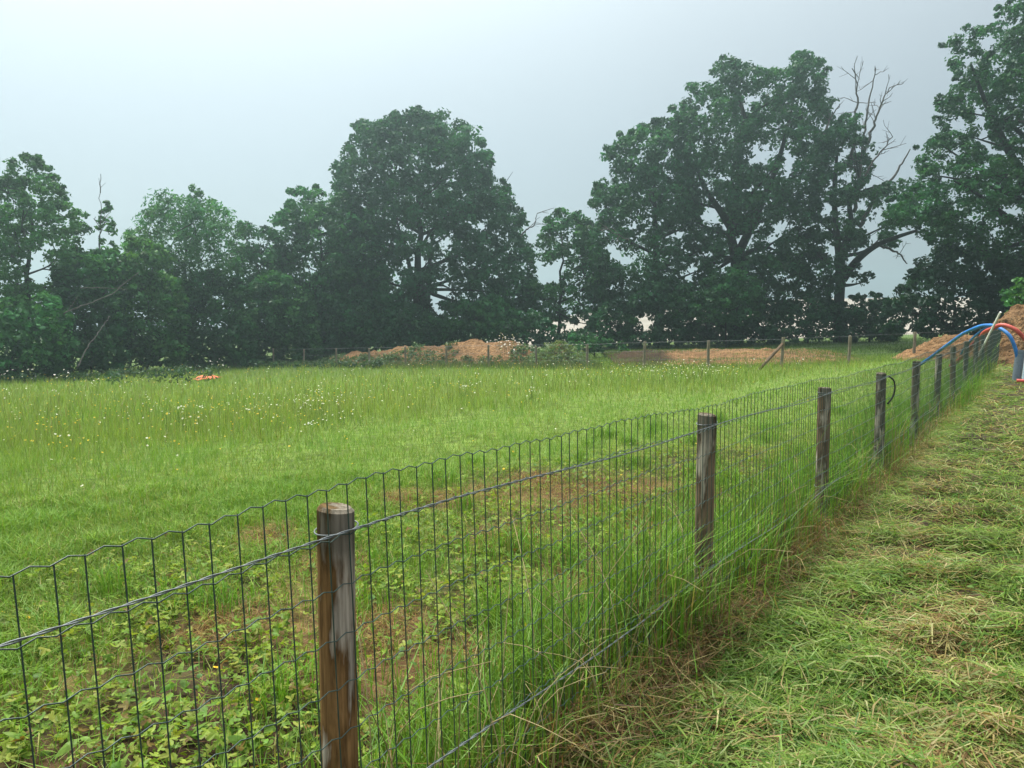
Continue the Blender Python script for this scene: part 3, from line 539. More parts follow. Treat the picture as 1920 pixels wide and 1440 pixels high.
for i in range(len(fl) - 1):
    n = int(np.linalg.norm(fl[i + 1] - fl[i]) / 0.1016)
    for k in range(n):
        p = fl[i] + (fl[i + 1] - fl[i]) * k / n + (0, -0.057, 0); mb.add(*tube([p, p + (0, 0, 0.93)], 0.0022, 3, cap=False))
tag(obj("mesh_wires", mb.mesh("mesh_wires", M_WIRE), ff), kind="stuff")

# ------------------------------------------------------------------ near fence
nf = empty("mesh_fence", (P0[0], P0[1], 0), "green wire mesh fence on round wooden posts running along the mown strip", "fence")
o0 = np.array((P0[0], P0[1], 0.0))
NPOST = 13; PH = 0.963
rg = R(80)
post_top = [0.99, 0.965, 0.955, 0.955, 0.945, 0.93, 0.98, 0.99, 0.98, 1.0, 1.02, 1.06, 1.08]
lean = [(-0.012, 0.0), (-0.002, 0.0), (0.006, 0), (0.012, 0)] + [tuple(rg.normal(size=2) * 0.015) for _ in range(9)]
for n in range(NPOST):
    p = fpt(n * SP); z = float(zg(*p))
    me = post_mesh("fence_post", 0.041 if n else 0.0395, post_top[n], 22 if n < 4 else 14, 800 + n, M_POST[0 if n == 0 else (1 if n in (1, 2, 6) else 2)], lean[n], 16, 0.3, 0.007)
    o = obj("post", me, nf, (p[0] - o0[0], p[1] - o0[1], z)); o.rotation_euler.z = [2.2, 0.7, 1.1][n] if n < 3 else n * 1.3
    for hz in ((0.925, 0.295) if n else (0.945,)):
        a = np.linspace(0, 2 * np.pi, 25); rr = 0.0445
        ln = np.array(lean[n]); cx = 0.0
        rp = np.stack([p[0] - o0[0] + rr * np.cos(a), p[1] - o0[1] + rr * np.sin(a), z + hz + 0.006 * np.sin(a + 1)], 1)
        cz, sz = math.cos(o.rotation_euler.z), math.sin(o.rotation_euler.z); rp[:, 0] += (cz * ln[0] - sz * ln[1]) * hz; rp[:, 1] += (sz * ln[0] + cz * ln[1]) * hz
        obj("tie_wire", MB().tube(rp, 0.0018, 5, cap=False).mesh("tie_wire", M_GALV), nf)
MS = -0.052                                  # the mesh hangs on the camera's side of the posts
t0, t1 = (0.50 - 0.94) * SP, (12.9 - 0.94) * SP
tv = np.arange(t0, t1, PIT)
def gz_t(t, s=MS):
    p = fpt(0); x = P0[0] + UX * t - UY * s; y = P0[1] + UY * t + UX * s
    return x, y, zg(x, y)
vx, vy, vz = gz_t(tv)
ker = np.ones(41) / 41; vzs = np.convolve(np.pad(vz, 20, mode="edge"), ker, "valid")
topw = 1.012 + 0.022 * sst(3.0, -0.5, tv) + 0.007 * np.sin(tv * 2.4) + 0.005 * np.sin(tv * 5.1 + 1) + 0.0025 * np.sin(tv * 23)
shear = np.interp(tv, [-1, 0, 1.6, 4], [0.048, 0.042, 0.02, 0.008])
V, qd, tr = tube([(0, 0, 0), (0, 0, 1.0)], 0.0014, 6, cap=False)
wire_me = raw_mesh("vertical_wire", V, [qd], None, M_WIRE, True)
wj = rg.normal(size=len(tv)) * 0.0032
mbw = MB()
for i, t in enumerate(tv):
    top = np.array((vx[i] + UX * wj[i] - o0[0], vy[i] + UY * wj[i] - o0[1], vzs[i] + topw[i])); sh = shear[i] + rg.normal() * 0.004
    bot = top + np.array((UX * sh, UY * sh, -1.0)) * topw[i]
    if i < 300:
        o = obj("vertical_wire", wire_me, nf, bot); dv = Vector(top - bot); o.rotation_euler = dv.to_track_quat("Z", "Y").to_euler(); o.scale.z = dv.length
    else: mbw.add(*tube([bot, top], 0.0016, 4, cap=False))
tag(obj("far_vertical_wires", mbw.mesh("far_vertical_wires", M_WIRE), nf), kind="stuff")
tm = np.arange(t0, t1, PIT / 2); mid = (np.arange(len(tm)) % 2).astype(float)
vzm = np.interp(tm, tv, vzs); topm = np.interp(tm, tv, topw); shm = np.interp(tm, tv, shear)
for k in range(11):
    h = 1.0 - 0.1 * k if k < 10 else 0.02
    dz = topm * h; drop = topm - dz
    tt = tm + shm * drop
    x = P0[0] + UX * tt - UY * (MS - 0.003); y = P0[1] + UY * tt + UX * (MS - 0.003)
    z = vzm + dz + (mid - 0.3) * 0.0075 + 0.0025 * np.sin(tm * (3 + k)) * (k > 0)
    obj("horizontal_wire", MB().tube(np.stack([x - o0[0], y - o0[1], z], 1), 0.0013, 5).mesh("horizontal_wire", M_WIRE), nf)
for hz, ph in ((0.918, 0.0), (0.292, 1.0)):
    mb = MB(); tt = np.concatenate([np.arange(t0, 5 * SP, 0.007), np.arange(5 * SP, t1, 0.05)])
    zz = np.interp(tt, tv, vzs) + hz + 0.024 * sst(3.0, -0.5, tt) + 0.006 * np.sin(tt * 3 + ph) + (0.012 * np.sin(np.pi * tt / SP) ** 2) * -1
    for st in (0, math.pi):
        a = tt / 0.085 * 2 * np.pi + st; off = 0.0016
        x = P0[0] + UX * tt - UY * (MS - 0.008 + off * np.cos(a)) - o0[0]; y = P0[1] + UY * tt + UX * (MS - 0.008 + off * np.cos(a)) - o0[1]
        mb.tube(np.stack([x, y, zz + off * np.sin(a)], 1), 0.0014, 5)
    obj("tension_wire", mb.mesh("tension_wire", M_GALV), nf)
p = fpt(3 * SP); z = float(zg(*p))
obj("cable_loop", MB().tube(smooth_path(np.array([(p[0] + 0.03, p[1] - 0.045, z + 0.93), (p[0] + 0.075, p[1] - 0.05, z + 0.90), (p[0] + 0.095, p[1] - 0.05, z + 0.82), (p[0] + 0.075, p[1] - 0.055, z + 0.74), (p[0] + 0.03, p[1] - 0.06, z + 0.68)]) - o0, 20), 0.007, 6).mesh("cable_loop", M_BLACK), nf)

# ------------------------------------------------------------------ pipes and conduits at the right
def conduit(name, label, pts, r, mat, cat="conduit", corr=True, n=90, group=None, sides=12):
    P = np.array([at(a, b, c) for a, b, c in pts]); o = P[0].copy(); pp = smooth_path(P - o, n)
    rad = r * (1 + (0.05 * np.sign(np.sin(np.arange(n) * np.pi / 1.0 + 0.5)) if corr else 0)); rad = np.broadcast_to(rad, (n,))
    return tag(obj(name, MB().tube(pp, rad, sides).mesh(name, mat), None, o), label, cat, group)
CG = "plastic conduits arching over the fence"
conduit("plastic_conduit", "thick blue conduit arching over the fence into the meadow", [(1908, 672, 16.0), (1904, 655, 16.0), (1893, 630, 16.1), (1872, 614, 16.4), (1848, 610, 16.9), (1815, 621, 17.6), (1780, 644, 18.6), (1745, 670, 19.8), (1716, 690, 20.6)], 0.038, M_BLUE, n=200, group=CG)
conduit("plastic_conduit", "second thinner blue conduit under the thick blue one", [(1868, 616, 16.55), (1852, 615, 16.9), (1832, 627, 17.4), (1812, 648, 18.0), (1802, 664, 18.4)], 0.026, M_BLUE, n=120, group=CG)
conduit("plastic_conduit", "thick red conduit arching over the fence from the right edge", [(1952, 690, 15.6), (1940, 662, 15.7), (1922, 636, 15.8), (1902, 617, 15.9), (1880, 609.5, 16.1), (1858, 617, 16.4), (1838, 632, 17.3), (1816, 655, 18.4), (1794, 678, 19.4), (1782, 686, 19.8)], 0.044, M_RED, n=220, group=CG)
P = [at(1876, 585, 15.6), None, at(1838, 660, 16.6)]; P[2] = P[0] + (P[2] - P[0]) * 1.12; P[1] = (P[0] + P[2]) / 2
me = MB().tube(np.array(P) - P[0], [0.022, 0.022, 0.022], 4, twist=0.6).mesh("white_stake", M_WHITE, False)
tag(obj("white_stake", me, None, P[0]), "slanting white stake sticking up above the conduits", "stake")
def standpipe(label, px, Y, r, h, mat, lean, foot=True):
    b = at(px, 700, Y); b[2] = zg(b[0], b[1]); root = empty("pipe", b, label, "pipe", "upright drain pipes at the strip's end")
    pth = np.array([(0, 0, -0.05), (lean * 0.5, 0, h * 0.5), (lean, 0, h)])
    obj("barrel", MB().tube(smooth_path(pth, 8), r, 24, cap=False).mesh("barrel", mat), root)
    obj("bore_shade", MB().tube(smooth_path(pth, 8), r * 0.93, 24).mesh("bore_shade", M_BLACK), root)  # capped black plug: the shade inside the hollow pipe, painted as colour
    t = np.array([(lean * 0.88, 0, h * 0.88), (lean * 0.9, 0, h * 0.9), (lean * 0.99, 0, h * 0.99), (lean, 0, h + 0.004)])
    obj("collar", MB().tube(t, [r * 1.01, r * 1.10, r * 1.10, r * 1.06], 24, cap=False).mesh("collar", mat), root)
standpipe("grey upright drain pipe holding the blue conduit's end", 1906, 16.0, 0.085, 0.68, M_GREY, 0.06)
standpipe("pale blue upright pipe cut by the right edge", 1926, 15.7, 0.10, 0.72, M_PALE, 0.06)
b = at(1908, 716, 15.4)
pts = [(b[0] - 0.02, 15.4), (b[0] + 0.2, 15.3), (b[0] + 0.6, 15.35), (b[0] + 1.1, 15.6)]
P = np.array([(x, y, float(zg(x, y)) + 0.05) for x, y in pts])
tag(obj("red_hose", MB().tube(smooth_path(P - P[0], 40), 0.045, 10).mesh("red_hose", M_RED), None, P[0]), "red pipe end lying on the grass at the foot of the upright pipes", "pipe")
# orange plastic netting lying in the grass: crumpled sheet with thickness
o = ground_hit(np.array([389.0]), np.array([713.0]))[0]
ux = np.linspace(-0.42, 0.42, 26); uy = np.linspace(-0.3, 0.3, 12); UXm, UYm = np.meshgrid(ux, uy)
hh = 0.07 + 0.09 * np.clip(1 - (UXm / 0.42) ** 2, 0, 1) * np.clip(1 - (UYm / 0.3) ** 2, 0, 1) + 0.05 * wav(UXm, UYm, 0, 3, 91, 3) * np.clip(1 - (UXm / 0.42) ** 4, 0, 1) + 0.10 * (UXm > 0.1) * np.clip(UXm, 0, 1)
Vn = np.stack([UXm + 0.03 * wav(UXm, UYm, 0, 2, 92, 2), UYm, np.maximum(hh, 0.02)], -1).reshape(-1, 3); n = len(Vn)
idx = np.arange(n).reshape(UXm.shape); q = np.stack([idx[:-1, :-1], idx[:-1, 1:], idx[1:, 1:], idx[1:, :-1]], -1).reshape(-1, 4)
q2 = q[:, ::-1] + n
tag(obj("orange_netting", raw_mesh("orange_netting", np.concatenate([Vn, Vn - (0, 0, 0.012)]), [q, q2], None, M_ORANGE, True), None, o), "crumpled orange plastic netting lying at the far left edge of the meadow", "netting")

# ------------------------------------------------------------------ grass builders
def blades(name, base, h, wdt, head, lean, curve, cols, tip=None, mat=M_GRASS, simple=False):
    """upright blades: base n x 3, height, width, heading, lean (0..1), curvature"""
    n = len(base); dx = np.stack([np.cos(head), np.sin(head), np.zeros(n)], 1); sd = np.stack([-np.sin(head), np.cos(head), np.zeros(n)], 1)
    up_ = np.array((0, 0, 1.0))
    P1 = base + dx * (lean * h * 0.45)[:, None] + up_ * (h * 0.55)[:, None]
    P2 = base + dx * ((lean + curve) * h)[:, None] + up_ * (h * (1 - 0.35 * np.minimum(curve, 1.6)))[:, None]
    w2 = (wdt * 0.5)[:, None]
    if simple:
        V = np.stack([base - sd * w2, base + sd * w2, P2], 1).reshape(-1, 3); T = np.arange(3 * n).reshape(n, 3)
        return raw_mesh(name, V, [T], np.repeat(cols, 3, 0), mat)
    V = np.stack([base - sd * w2 * 0.8, base + sd * w2 * 0.8, P1 + sd * w2, P1 - sd * w2, P2], 1).reshape(-1, 3); i = np.arange(n)[:, None] * 5
    return raw_mesh(name, V, [i + [0, 1, 2, 3], i + [3, 2, 4]], np.repeat(cols, 5, 0), mat)
def mixcol(rng, n, pal, wts, var=0.22):
    pal = np.array(pal); k = rng.choice(len(pal), n, p=np.array(wts) / sum(wts)); return pal[k] * rng.uniform(1 - var, 1 + var, (n, 1)) * rng.uniform(0.93, 1.07, (n, 3))
GP = [(0.155, 0.260, 0.034), (0.110, 0.230, 0.030), (0.195, 0.280, 0.055), (0.27, 0.26, 0.09)]
# the boundary between short turf and the taller flowering sward, metres from the fence
def tallness(P):
    s = S(P[:, 0], P[:, 1]); x = P[:, 0]
    b = 6.1 - 0.30 * np.clip(x, -8, 12) + 0.8 * wav(P[:, 0], P[:, 1], 0, 0.16, 41, 3)
    return sst(-0.5, 0.7, s - b) * sst(1.0, 3.0, s)
rng = R(101)
n = 520000
px = rng.uniform(-260, 2150, n); py = 672 + (1500 - 672) * rng.random(n) ** 1.35
G = ground_hit(px, py); s = S(G[:, 0], G[:, 1]); dist = np.hypot(G[:, 0], G[:, 1])
patch = wav(G[:, 0], G[:, 1], 0, 0.55, 21, 4); q_ = wav(G[:, 0], G[:, 1], 0, 0.25, 22, 3)
tq = UX * (G[:, 0] - P0[0]) + UY * (G[:, 1] - P0[1]); nearw = sst(3.3, 1.7, s + 0.6 * q_) * sst(10, 5, tq)
ok = (rng.random(n) > 0.9 * bare(G[:, 0], G[:, 1])) & (s > 0.12) & (dist < 46) & (rng.random(n) > nearw * np.interp(tq, [-1, 1.5, 3.0, 5], [0.985, 0.97, 0.88, 0.7])) & (G[:, 1] > 0.5)
G, s, dist, patch = G[ok], s[ok], dist[ok], patch[ok]; n = len(G)
tl = tallness(G); G[:, 2] = zg(G[:, 0], G[:, 1])
big = wav(G[:, 0], G[:, 1], 0, 0.13, 43, 3); mid_ = wav(G[:, 0], G[:, 1], 0, 0.6, 44, 3); fin = wav(G[:, 0], G[:, 1], 0, 2.6, 45, 3)
h = (0.055 + 0.07 * rng.random(n) + 0.03 * mid_ + 0.035 * fin) * (1 - tl) + tl * (0.13 + 0.17 * rng.random(n) ** 1.3 + 0.03 * mid_)
behind = sst(22, 26, G[:, 1]) * (S(G[:, 0], G[:, 1]) < 14); h = np.maximum(h, 0.03)
wd = np.maximum(0.0035, 0.00060 * dist) * rng.uniform(0.7, 1.4, n)
c = mixcol(rng, n, GP, (5, 3.2, 3, 0.9))
yel = (0.5 + 0.5 * big)[:, None] * tl[:, None]; c = c * (1 - 0.35 * yel) + 0.35 * yel * np.array((0.270, 0.310, 0.085)); c *= (1 + 0.16 * mid_ * (1 - 0.4 * tl) + 0.14 * fin * (1 - 0.5 * tl))[:, None]
lush = ((1 - tl) * sst(0, 0.5, mid_))[:, None]; c = c * (1 - 0.4 * lush) + 0.4 * lush * np.array((0.10, 0.22, 0.03))
fr_ = dist > 7
kw = lambda m: dict(base=G[m], h=h[m], wdt=wd[m], head=rng.uniform(0, 6.28, m.sum()), lean=np.abs(rng.normal(size=m.sum())) * (0.45 - 0.12 * tl[m]), curve=np.abs(rng.normal(size=m.sum())) * (0.55 - 0.12 * tl[m]), cols=c[m])
tag(obj("meadow_grass", blades("meadow_grass", simple=True, **kw(fr_))), "fine green meadow grass covering the field", "grass", kind="stuff")
tag(obj("short_turf", blades("short_turf", **kw(~fr_))), "short green turf between the mesh fence and the taller meadow", "grass", kind="stuff")


# tall stems with seed heads in the sward
rng = R(102); n = 7000
px = rng.uniform(-200, 1900, n); py = 690 + 170 * rng.random(n) ** 1.2; G = ground_hit(px, py); tl = tallness(G); s = S(G[:, 0], G[:, 1])
k = (rng.random(n) < tl) & (s < 30) & (G[:, 1] < 36); G = G[k]; n = len(G); G[:, 2] = zg(G[:, 0], G[:, 1])
dd = np.hypot(G[:, 0], G[:, 1]); hh = rng.uniform(0.22, 0.42, n)
tag(obj("grass_stems", blades("grass_stems", G, hh, np.maximum(0.003, 0.00035 * dd), rng.uniform(0, 6.28, n), np.abs(rng.normal(size=n)) * 0.15, np.abs(rng.normal(size=n)) * 0.2, mixcol(rng, n, [(0.11, 0.17, 0.04), (0.22, 0.24, 0.08), (0.24, 0.19, 0.09)], (3, 2, 1)))), "tall thin grass stems standing above the meadow", "grass", kind="stuff")

# flowers
def flowers(name, label, P, hgt, rad, petal, centre, rng, tiltmax=0.5):
    n = len(P); m = 8; a = np.linspace(0, 2 * np.pi, m, endpoint=False)
    up_ = unit(np.stack([rng.normal(size=n) * tiltmax, rng.normal(size=n) * tiltmax - 0.25, np.ones(n)], 1)); t = unit(np.cross(up_, rng.normal(size=(n, 3)))); b = np.cross(up_, t)
    C = P + (0, 0, 1) * hgt[:, None]; C[:, :2] += rng.normal(size=(n, 2)) * 0.02
    ring = C[:, None] + rad[:, None, None] * (np.cos(a)[None, :, None] * t[:, None] + np.sin(a)[None, :, None] * b[:, None]) * np.where(np.arange(m) % 2 == 0, 1.0, 0.78)[None, :, None]
    hub = C + up_ * (rad * 0.05)[:, None]
    inner = C[:, None] + up_[:, None] * (rad * 0.12)[:, None, None] + 0.33 * rad[:, None, None] * (np.cos(a[::2])[None, :, None] * t[:, None] + np.sin(a[::2])[None, :, None] * b[:, None])
    top = C + up_ * (rad * 0.3)[:, None]
    sw = np.maximum(0.0015, 0.0002 * np.hypot(P[:, 0], P[:, 1]))[:, None] * np.array((1, 0, 0))
    V = np.concatenate([ring, hub[:, None], inner, top[:, None], (P - sw)[:, None], (P + sw)[:, None], C[:, None]], 1)
    M = V.shape[1]; i = np.arange(n)[:, None] * M; T = []
    for j in range(m): T.append(i + [m, j, (j + 1) % m])
    for j in range(4): T.append(i + [m + 5, m + 1 + j, m + 1 + (j + 1) % 4])
    T.append(i + [m + 6, m + 7, m + 8])
    col = np.zeros((n, M, 3)); col[:, :m + 1] = petal; col[:, m + 1:m + 6] = centre; col[:, m + 6:] = (0.07, 0.12, 0.03)
    col *= rng.uniform(0.85, 1.1, (n, 1, 1))
    tag(obj(name, raw_mesh(name, V.reshape(-1, 3), [np.concatenate(T)], col.reshape(-1, 3), M_FLOWER)), label, "flowers", kind="stuff")
def scatter(rng, spots, n_bg, y0=685, y1=900):
    Q = [np.stack([rng.uniform(-200, 1700, n_bg), y0 + (y1 - y0) * rng.random(n_bg) ** 1.5], 1)]
    for x, y, sx, sy, k in spots: Q.append(np.stack([rng.normal(x, sx, k), rng.normal(y, sy, k)], 1))
    Q = np.concatenate(Q); Q = Q[(Q[:, 1] > 684) & (Q[:, 1] < 1100)]
    G = ground_hit(Q[:, 0], Q[:, 1] + 14); G[:, 2] = zg(G[:, 0], G[:, 1]); s = S(G[:, 0], G[:, 1]); tl = tallness(G)
    return G[(s > 1.0) & (rng.random(len(G)) < 0.06 + tl) & (np.hypot(G[:, 0], G[:, 1]) < 42)]
rng = R(103)
P = scatter(rng, [(640, 775, 45, 16, 70), (590, 775, 25, 12, 25), (330, 810, 60, 25, 55), (440, 800, 60, 25, 40), (1300, 700, 60, 10, 120), (1190, 690, 80, 8, 60), (1160, 705, 90, 12, 50), (90, 850, 80, 45, 18), (60, 900, 60, 30, 10), (620, 790, 20, 12, 30), (950, 730, 150, 25, 60), (300, 720, 120, 12, 30), (520, 775, 60, 20, 35)], 620)
flowers("daisies", "scattered white daisies in the tall part of the meadow", P, rng.uniform(0.22, 0.42, len(P)) * (0.3 + 0.7 * tallness(P)), np.maximum(0.012, 0.00078 * np.hypot(P[:, 0], P[:, 1])) * rng.uniform(0.6, 1.25, len(P)), (0.72, 0.74, 0.62), (0.55, 0.36, 0.03), rng)
P = scatter(rng, [(430, 790, 90, 25, 90), (330, 825, 60, 20, 45), (130, 845, 40, 20, 25), (640, 770, 60, 25, 60), (900, 735, 160, 22, 130), (1180, 695, 120, 10, 90), (200, 800, 120, 30, 50)], 1000)
flowers("buttercups", "scattered yellow flowers in the tall part of the meadow", P, rng.uniform(0.2, 0.40, len(P)) * (0.3 + 0.7 * tallness(P)), np.maximum(0.012, 0.00072 * np.hypot(P[:, 0], P[:, 1])) * rng.uniform(0.7, 1.2, len(P)), (0.62, 0.46, 0.03), (0.5, 0.3, 0.02), rng)
# white umbels: yarrow clusters, low buttercups near the fence
pp = np.array([(868, 738), (1000, 744), (872, 740), (996, 742), (1496, 686), (345, 790), (586, 828)], float); G = ground_hit(pp[:, 0], pp[:, 1] + 10)
U = np.repeat(G, 9, 0); U[:, :2] += rng.normal(size=(len(U), 2)) * 0.06; U[:, 2] = zg(U[:, 0], U[:, 1])
flowers("umbel_flowers", "flat white umbel flower heads dotted in the meadow", U, np.repeat(rng.uniform(0.2, 0.34, len(G)), 9) + rng.normal(size=len(U)) * 0.012, rng.uniform(0.007, 0.011, len(U)), (0.78, 0.78, 0.70), (0.6, 0.6, 0.5), rng, 0.25)
pp = np.array([(84, 1186), (292, 1166), (456, 1310), (8, 1138), (48, 1141), (1083, 1162), (618, 936), (1000, 1165), (385, 1250)], float); G = ground_hit(pp[:, 0], pp[:, 1] + 40)
flowers("low_buttercups", "small yellow buttercups in the weeds just behind the mesh fence", G, rng.uniform(0.06, 0.10, len(G)), rng.uniform(0.009, 0.012, len(G)), (0.75, 0.50, 0.02), (0.6, 0.35, 0.02), rng)

# ------------------------------------------------------------------ weeds just behind the fence
def leaf_template(kind):
    if kind == "lobed":
        pts = [(0.0, -0.05)]
        for ca, r in ((-1.15, 0.75), (0.0, 1.0), (1.15, 0.75)):
            for da, rr in ((-0.42, 0.62), (-0.2, 0.92), (0.0, 1.0), (0.2, 0.92), (0.42, 0.62)): pts.append((math.sin(ca + da) * r * rr, math.cos(ca + da) * r * rr))
            if ca < 1: pts.append((math.sin(ca + 0.575) * 0.30, math.cos(ca + 0.575) * 0.30))
        return np.array(pts), np.array((0, 0.18))
    if kind == "round":
        a = np.linspace(-2.8, 2.8, 9); return np.stack([np.sin(a) * 0.55, 0.5 + np.cos(a) * 0.5], 1), np.array((0, 0.4))
    return np.array([(0, 0), (-0.13, 0.2), (-0.19, 0.45), (-0.13, 0.75), (0, 1.0), (0.13, 0.75), (0.19, 0.45), (0.13, 0.2)]), np.array((0, 0.45))
def weed_leaves(name, label, kind, P, size, tilt, cols, rng, cat="weeds"):
    tpl, ctr = leaf_template(kind); m = len(tpl); n = len(P)
    up_ = unit(np.stack([rng.normal(size=n) * tilt, rng.normal(size=n) * tilt, np.ones(n)], 1)); t = unit(np.cross(up_, rng.normal(size=(n, 3)))); b = np.cross(up_, t)
    T_ = np.concatenate([tpl, ctr[None]]); z = 0.16 * np.abs(T_[:, 0]) - 0.22 * T_[:, 1] ** 2; z[-1] = 0.02
    V = P[:, None] + size[:, None, None] * (T_[None, :, :1] * t[:, None] + T_[None, :, 1:] * b[:, None] + z[None, :, None] * up_[:, None])
    i = np.arange(n)[:, None] * (m + 1); F_ = np.concatenate([i + [m, j, (j + 1) % m] for j in range(m)])
    tag(obj(name, raw_mesh(name, V.reshape(-1, 3), [F_], np.repeat(cols, m + 1, 0), M_GRASS)), label, cat, kind="stuff")
rng = R(110)
n = 60000; tt = -1.4 + 8.9 * rng.random(n) ** 1.4; ss = rng.uniform(0.02, 3.3, n); P = np.stack([P0[0] + UX * tt - UY * ss, P0[1] + UY * tt + UX * ss], 1)
patch = wav(P[:, 0], P[:, 1], 0, 0.55, 21, 4); q_ = wav(P[:, 0], P[:, 1], 0, 0.25, 22, 3); clus = wav(P[:, 0], P[:, 1], 0, 2.2, 25, 3)
w_ = sst(3.3, 1.6, ss + 0.5 * q_) * sst(0.75, 0.05, patch) * sst(-0.75, 0.1, clus) * np.interp(tt, [-1.4, 2.0, 4.5, 7.5], [1.0, 0.75, 0.4, 0.25])
w_ = w_ * (1 - 0.8 * bare(P[:, 0], P[:, 1])); k = rng.random(n) < w_; P = P[k]; n = len(P); z = zg(P[:, 0], P[:, 1]) + rng.uniform(0.015, 0.10, n) * (0.8 + 0.5 * clus[k])
lc = mixcol(rng, n, [(0.185, 0.265, 0.032), (0.125, 0.22, 0.03), (0.24, 0.29, 0.05), (0.17, 0.12, 0.035)], (4, 3.4, 3, 0.7))
weed_leaves("buttercup_leaves", "low lobed leaves of creeping weeds behind the mesh fence", "lobed", np.column_stack([P, z]), rng.uniform(0.014, 0.037, n), 0.5, lc, rng)
n = 2600; tt = rng.uniform(-1.4, 6, n); ss = rng.uniform(0.02, 2.8, n); P = np.stack([P0[0] + UX * tt - UY * ss, P0[1] + UY * tt + UX * ss], 1)
cl = wav(P[:, 0], P[:, 1], 0, 1.5, 26, 3); k = cl > 0.25; P = P[k]; n = len(P); z = zg(P[:, 0], P[:, 1]) + rng.uniform(0.01, 0.07, n)
weed_leaves("clover_leaves", "small rounded weed leaves between the lobed ones", "round", np.column_stack([P, z]), rng.uniform(0.016, 0.034, n), 0.4, mixcol(rng, n, [(0.10, 0.19, 0.045), (0.13, 0.21, 0.05)], (1, 1)), rng)
# broad dock leaves in rosettes at the bottom left and a few elsewhere
ros = np.array([(60, 1390), (20, 1330), (300, 1330), (130, 1410), (480, 1400), (660, 1180), (330, 1270), (440, 1390), (150, 1300), (1010, 1180), (350, 1370), (230, 1420), (560, 1350), (1110, 960)], float)
Gr = ground_hit(ros[:, 0], ros[:, 1] + 30); Q = []; sz = []
for g_ in Gr:
    m = rng.integers(5, 9); Q.append(g_ + np.column_stack([rng.normal(size=(m, 2)) * 0.025, rng.uniform(0.03, 0.09, m)])); sz.append(rng.uniform(0.035, 0.085, m))
Q = np.concatenate(Q); sz = np.concatenate(sz)
weed_leaves("dock_leaves", "broad pointed dock leaves in low rosettes behind the mesh fence", "oval", Q, sz, 0.55, mixcol(rng, len(Q), [(0.13, 0.25, 0.035), (0.17, 0.28, 0.05)], (1, 1)), rng)
# grass tufts in the weedy band
rng = R(111)
tuf = [(1.0, 0.45), (1.2, 0.25), (0.55, 0.9), (1.6, 0.6), (2.0, 0.3), (2.4, 1.1), (1.35, 1.4), (3.0, 0.5), (2.7, 0.3), (3.4, 1.3), (3.9, 0.6), (4.3, 1.0), (-0.25, 0.15), (-0.15, 0.28), (0.35, 0.2), (2.2, 2.3), (3.1, 2.2), (0.9, 2.1), (4.9, 0.8), (5.5, 1.2), (1.9, 1.6), (0.1, 2.6), (-0.6, 2.2)]
tuf += [(rng.uniform(0.3, 14), abs(rng.normal()) * 0.9 + 0.1) for _ in range(46)] + [(rng.uniform(-1.3, 9), rng.uniform(1.2, 3.6)) for _ in range(36)]
B_, H_ = [], []
tall_t = [(rng.uniform(1.3, 7.5), rng.uniform(-0.02, 0.4)) for _ in range(34)] + [(rng.uniform(7, 22), rng.uniform(-0.2, 0.4)) for _ in range(40)]
for i_, (t_, s_) in enumerate(tuf + tall_t):
    m = rng.integers(55, 130); rr = rng.uniform(0.05, 0.13); hb = rng.uniform(0.14, 0.30) * (0.75 if s_ > 1.2 else 1.0)
    if i_ >= len(tuf): hb = rng.uniform(0.36, 0.62); m = rng.integers(35, 80)
    c_ = fpt(t_, s_); B_.append(c_ + rng.normal(size=(m, 2)) * rr); H_.append(hb * rng.uniform(0.5, 1.15, m))
B_ = np.concatenate(B_); H_ = np.concatenate(H_); n = len(B_); base = np.column_stack([B_, zg(B_[:, 0], B_[:, 1])])
tag(obj("grass_tufts", blades("grass_tufts", base, H_, rng.uniform(0.0028, 0.0055, n), rng.uniform(0, 6.28, n), np.abs(rng.normal(size=n)) * 0.22, np.abs(rng.normal(size=n)) * 0.35, mixcol(rng, n, [(0.12, 0.26, 0.025), (0.15, 0.28, 0.04), (0.10, 0.21, 0.03), (0.24, 0.24, 0.08)], (4, 3, 2, 0.6)))), "bright green grass tufts in the weedy band behind the mesh fence", "grass", kind="stuff")

# lying dead grass (thatch) and clippings
def litter(name, label, P, ln, wd, head, arch, elev, cols, rng):
    n = len(P); dx = np.stack([np.cos(head), np.sin(head), elev], 1); sd = np.stack([-np.sin(head), np.cos(head), rng.normal(size=n) * 0.4], 1); w2 = (wd * 0.5)[:, None]; l2 = (ln * 0.5)[:, None]
    upz = np.array((0, 0, 1.0)); bend = sd * (rng.normal(size=n) * 0.12 * ln)[:, None]
    A0 = P - dx * l2; A1 = P + upz * (arch * ln)[:, None] + bend; A2 = P + dx * l2
    for A_ in (A0, A2): A_[:, 2] = np.maximum(A_[:, 2], zg(A_[:, 0], A_[:, 1]) + 0.002)
    V = np.stack([A0 - sd * w2 * 0.6, A0 + sd * w2 * 0.6, A1 + sd * w2, A1 - sd * w2, A2], 1).reshape(-1, 3); i = np.arange(n)[:, None] * 5
    return tag(obj(name, raw_mesh(name, V, [i + [0, 1, 2, 3], i + [3, 2, 4]], np.repeat(cols, 5, 0), M_GRASS)), label, "grass", kind="stuff")
rng = R(112); n = 44000
tt = rng.uniform(-1.4, 11, n); ss = rng.uniform(0.0, 3.4, n); P = np.stack([P0[0] + UX * tt - UY * ss, P0[1] + UY * tt + UX * ss], 1); patch = wav(P[:, 0], P[:, 1], 0, 0.55, 21, 4); q_ = wav(P[:, 0], P[:, 1], 0, 0.25, 22, 3)
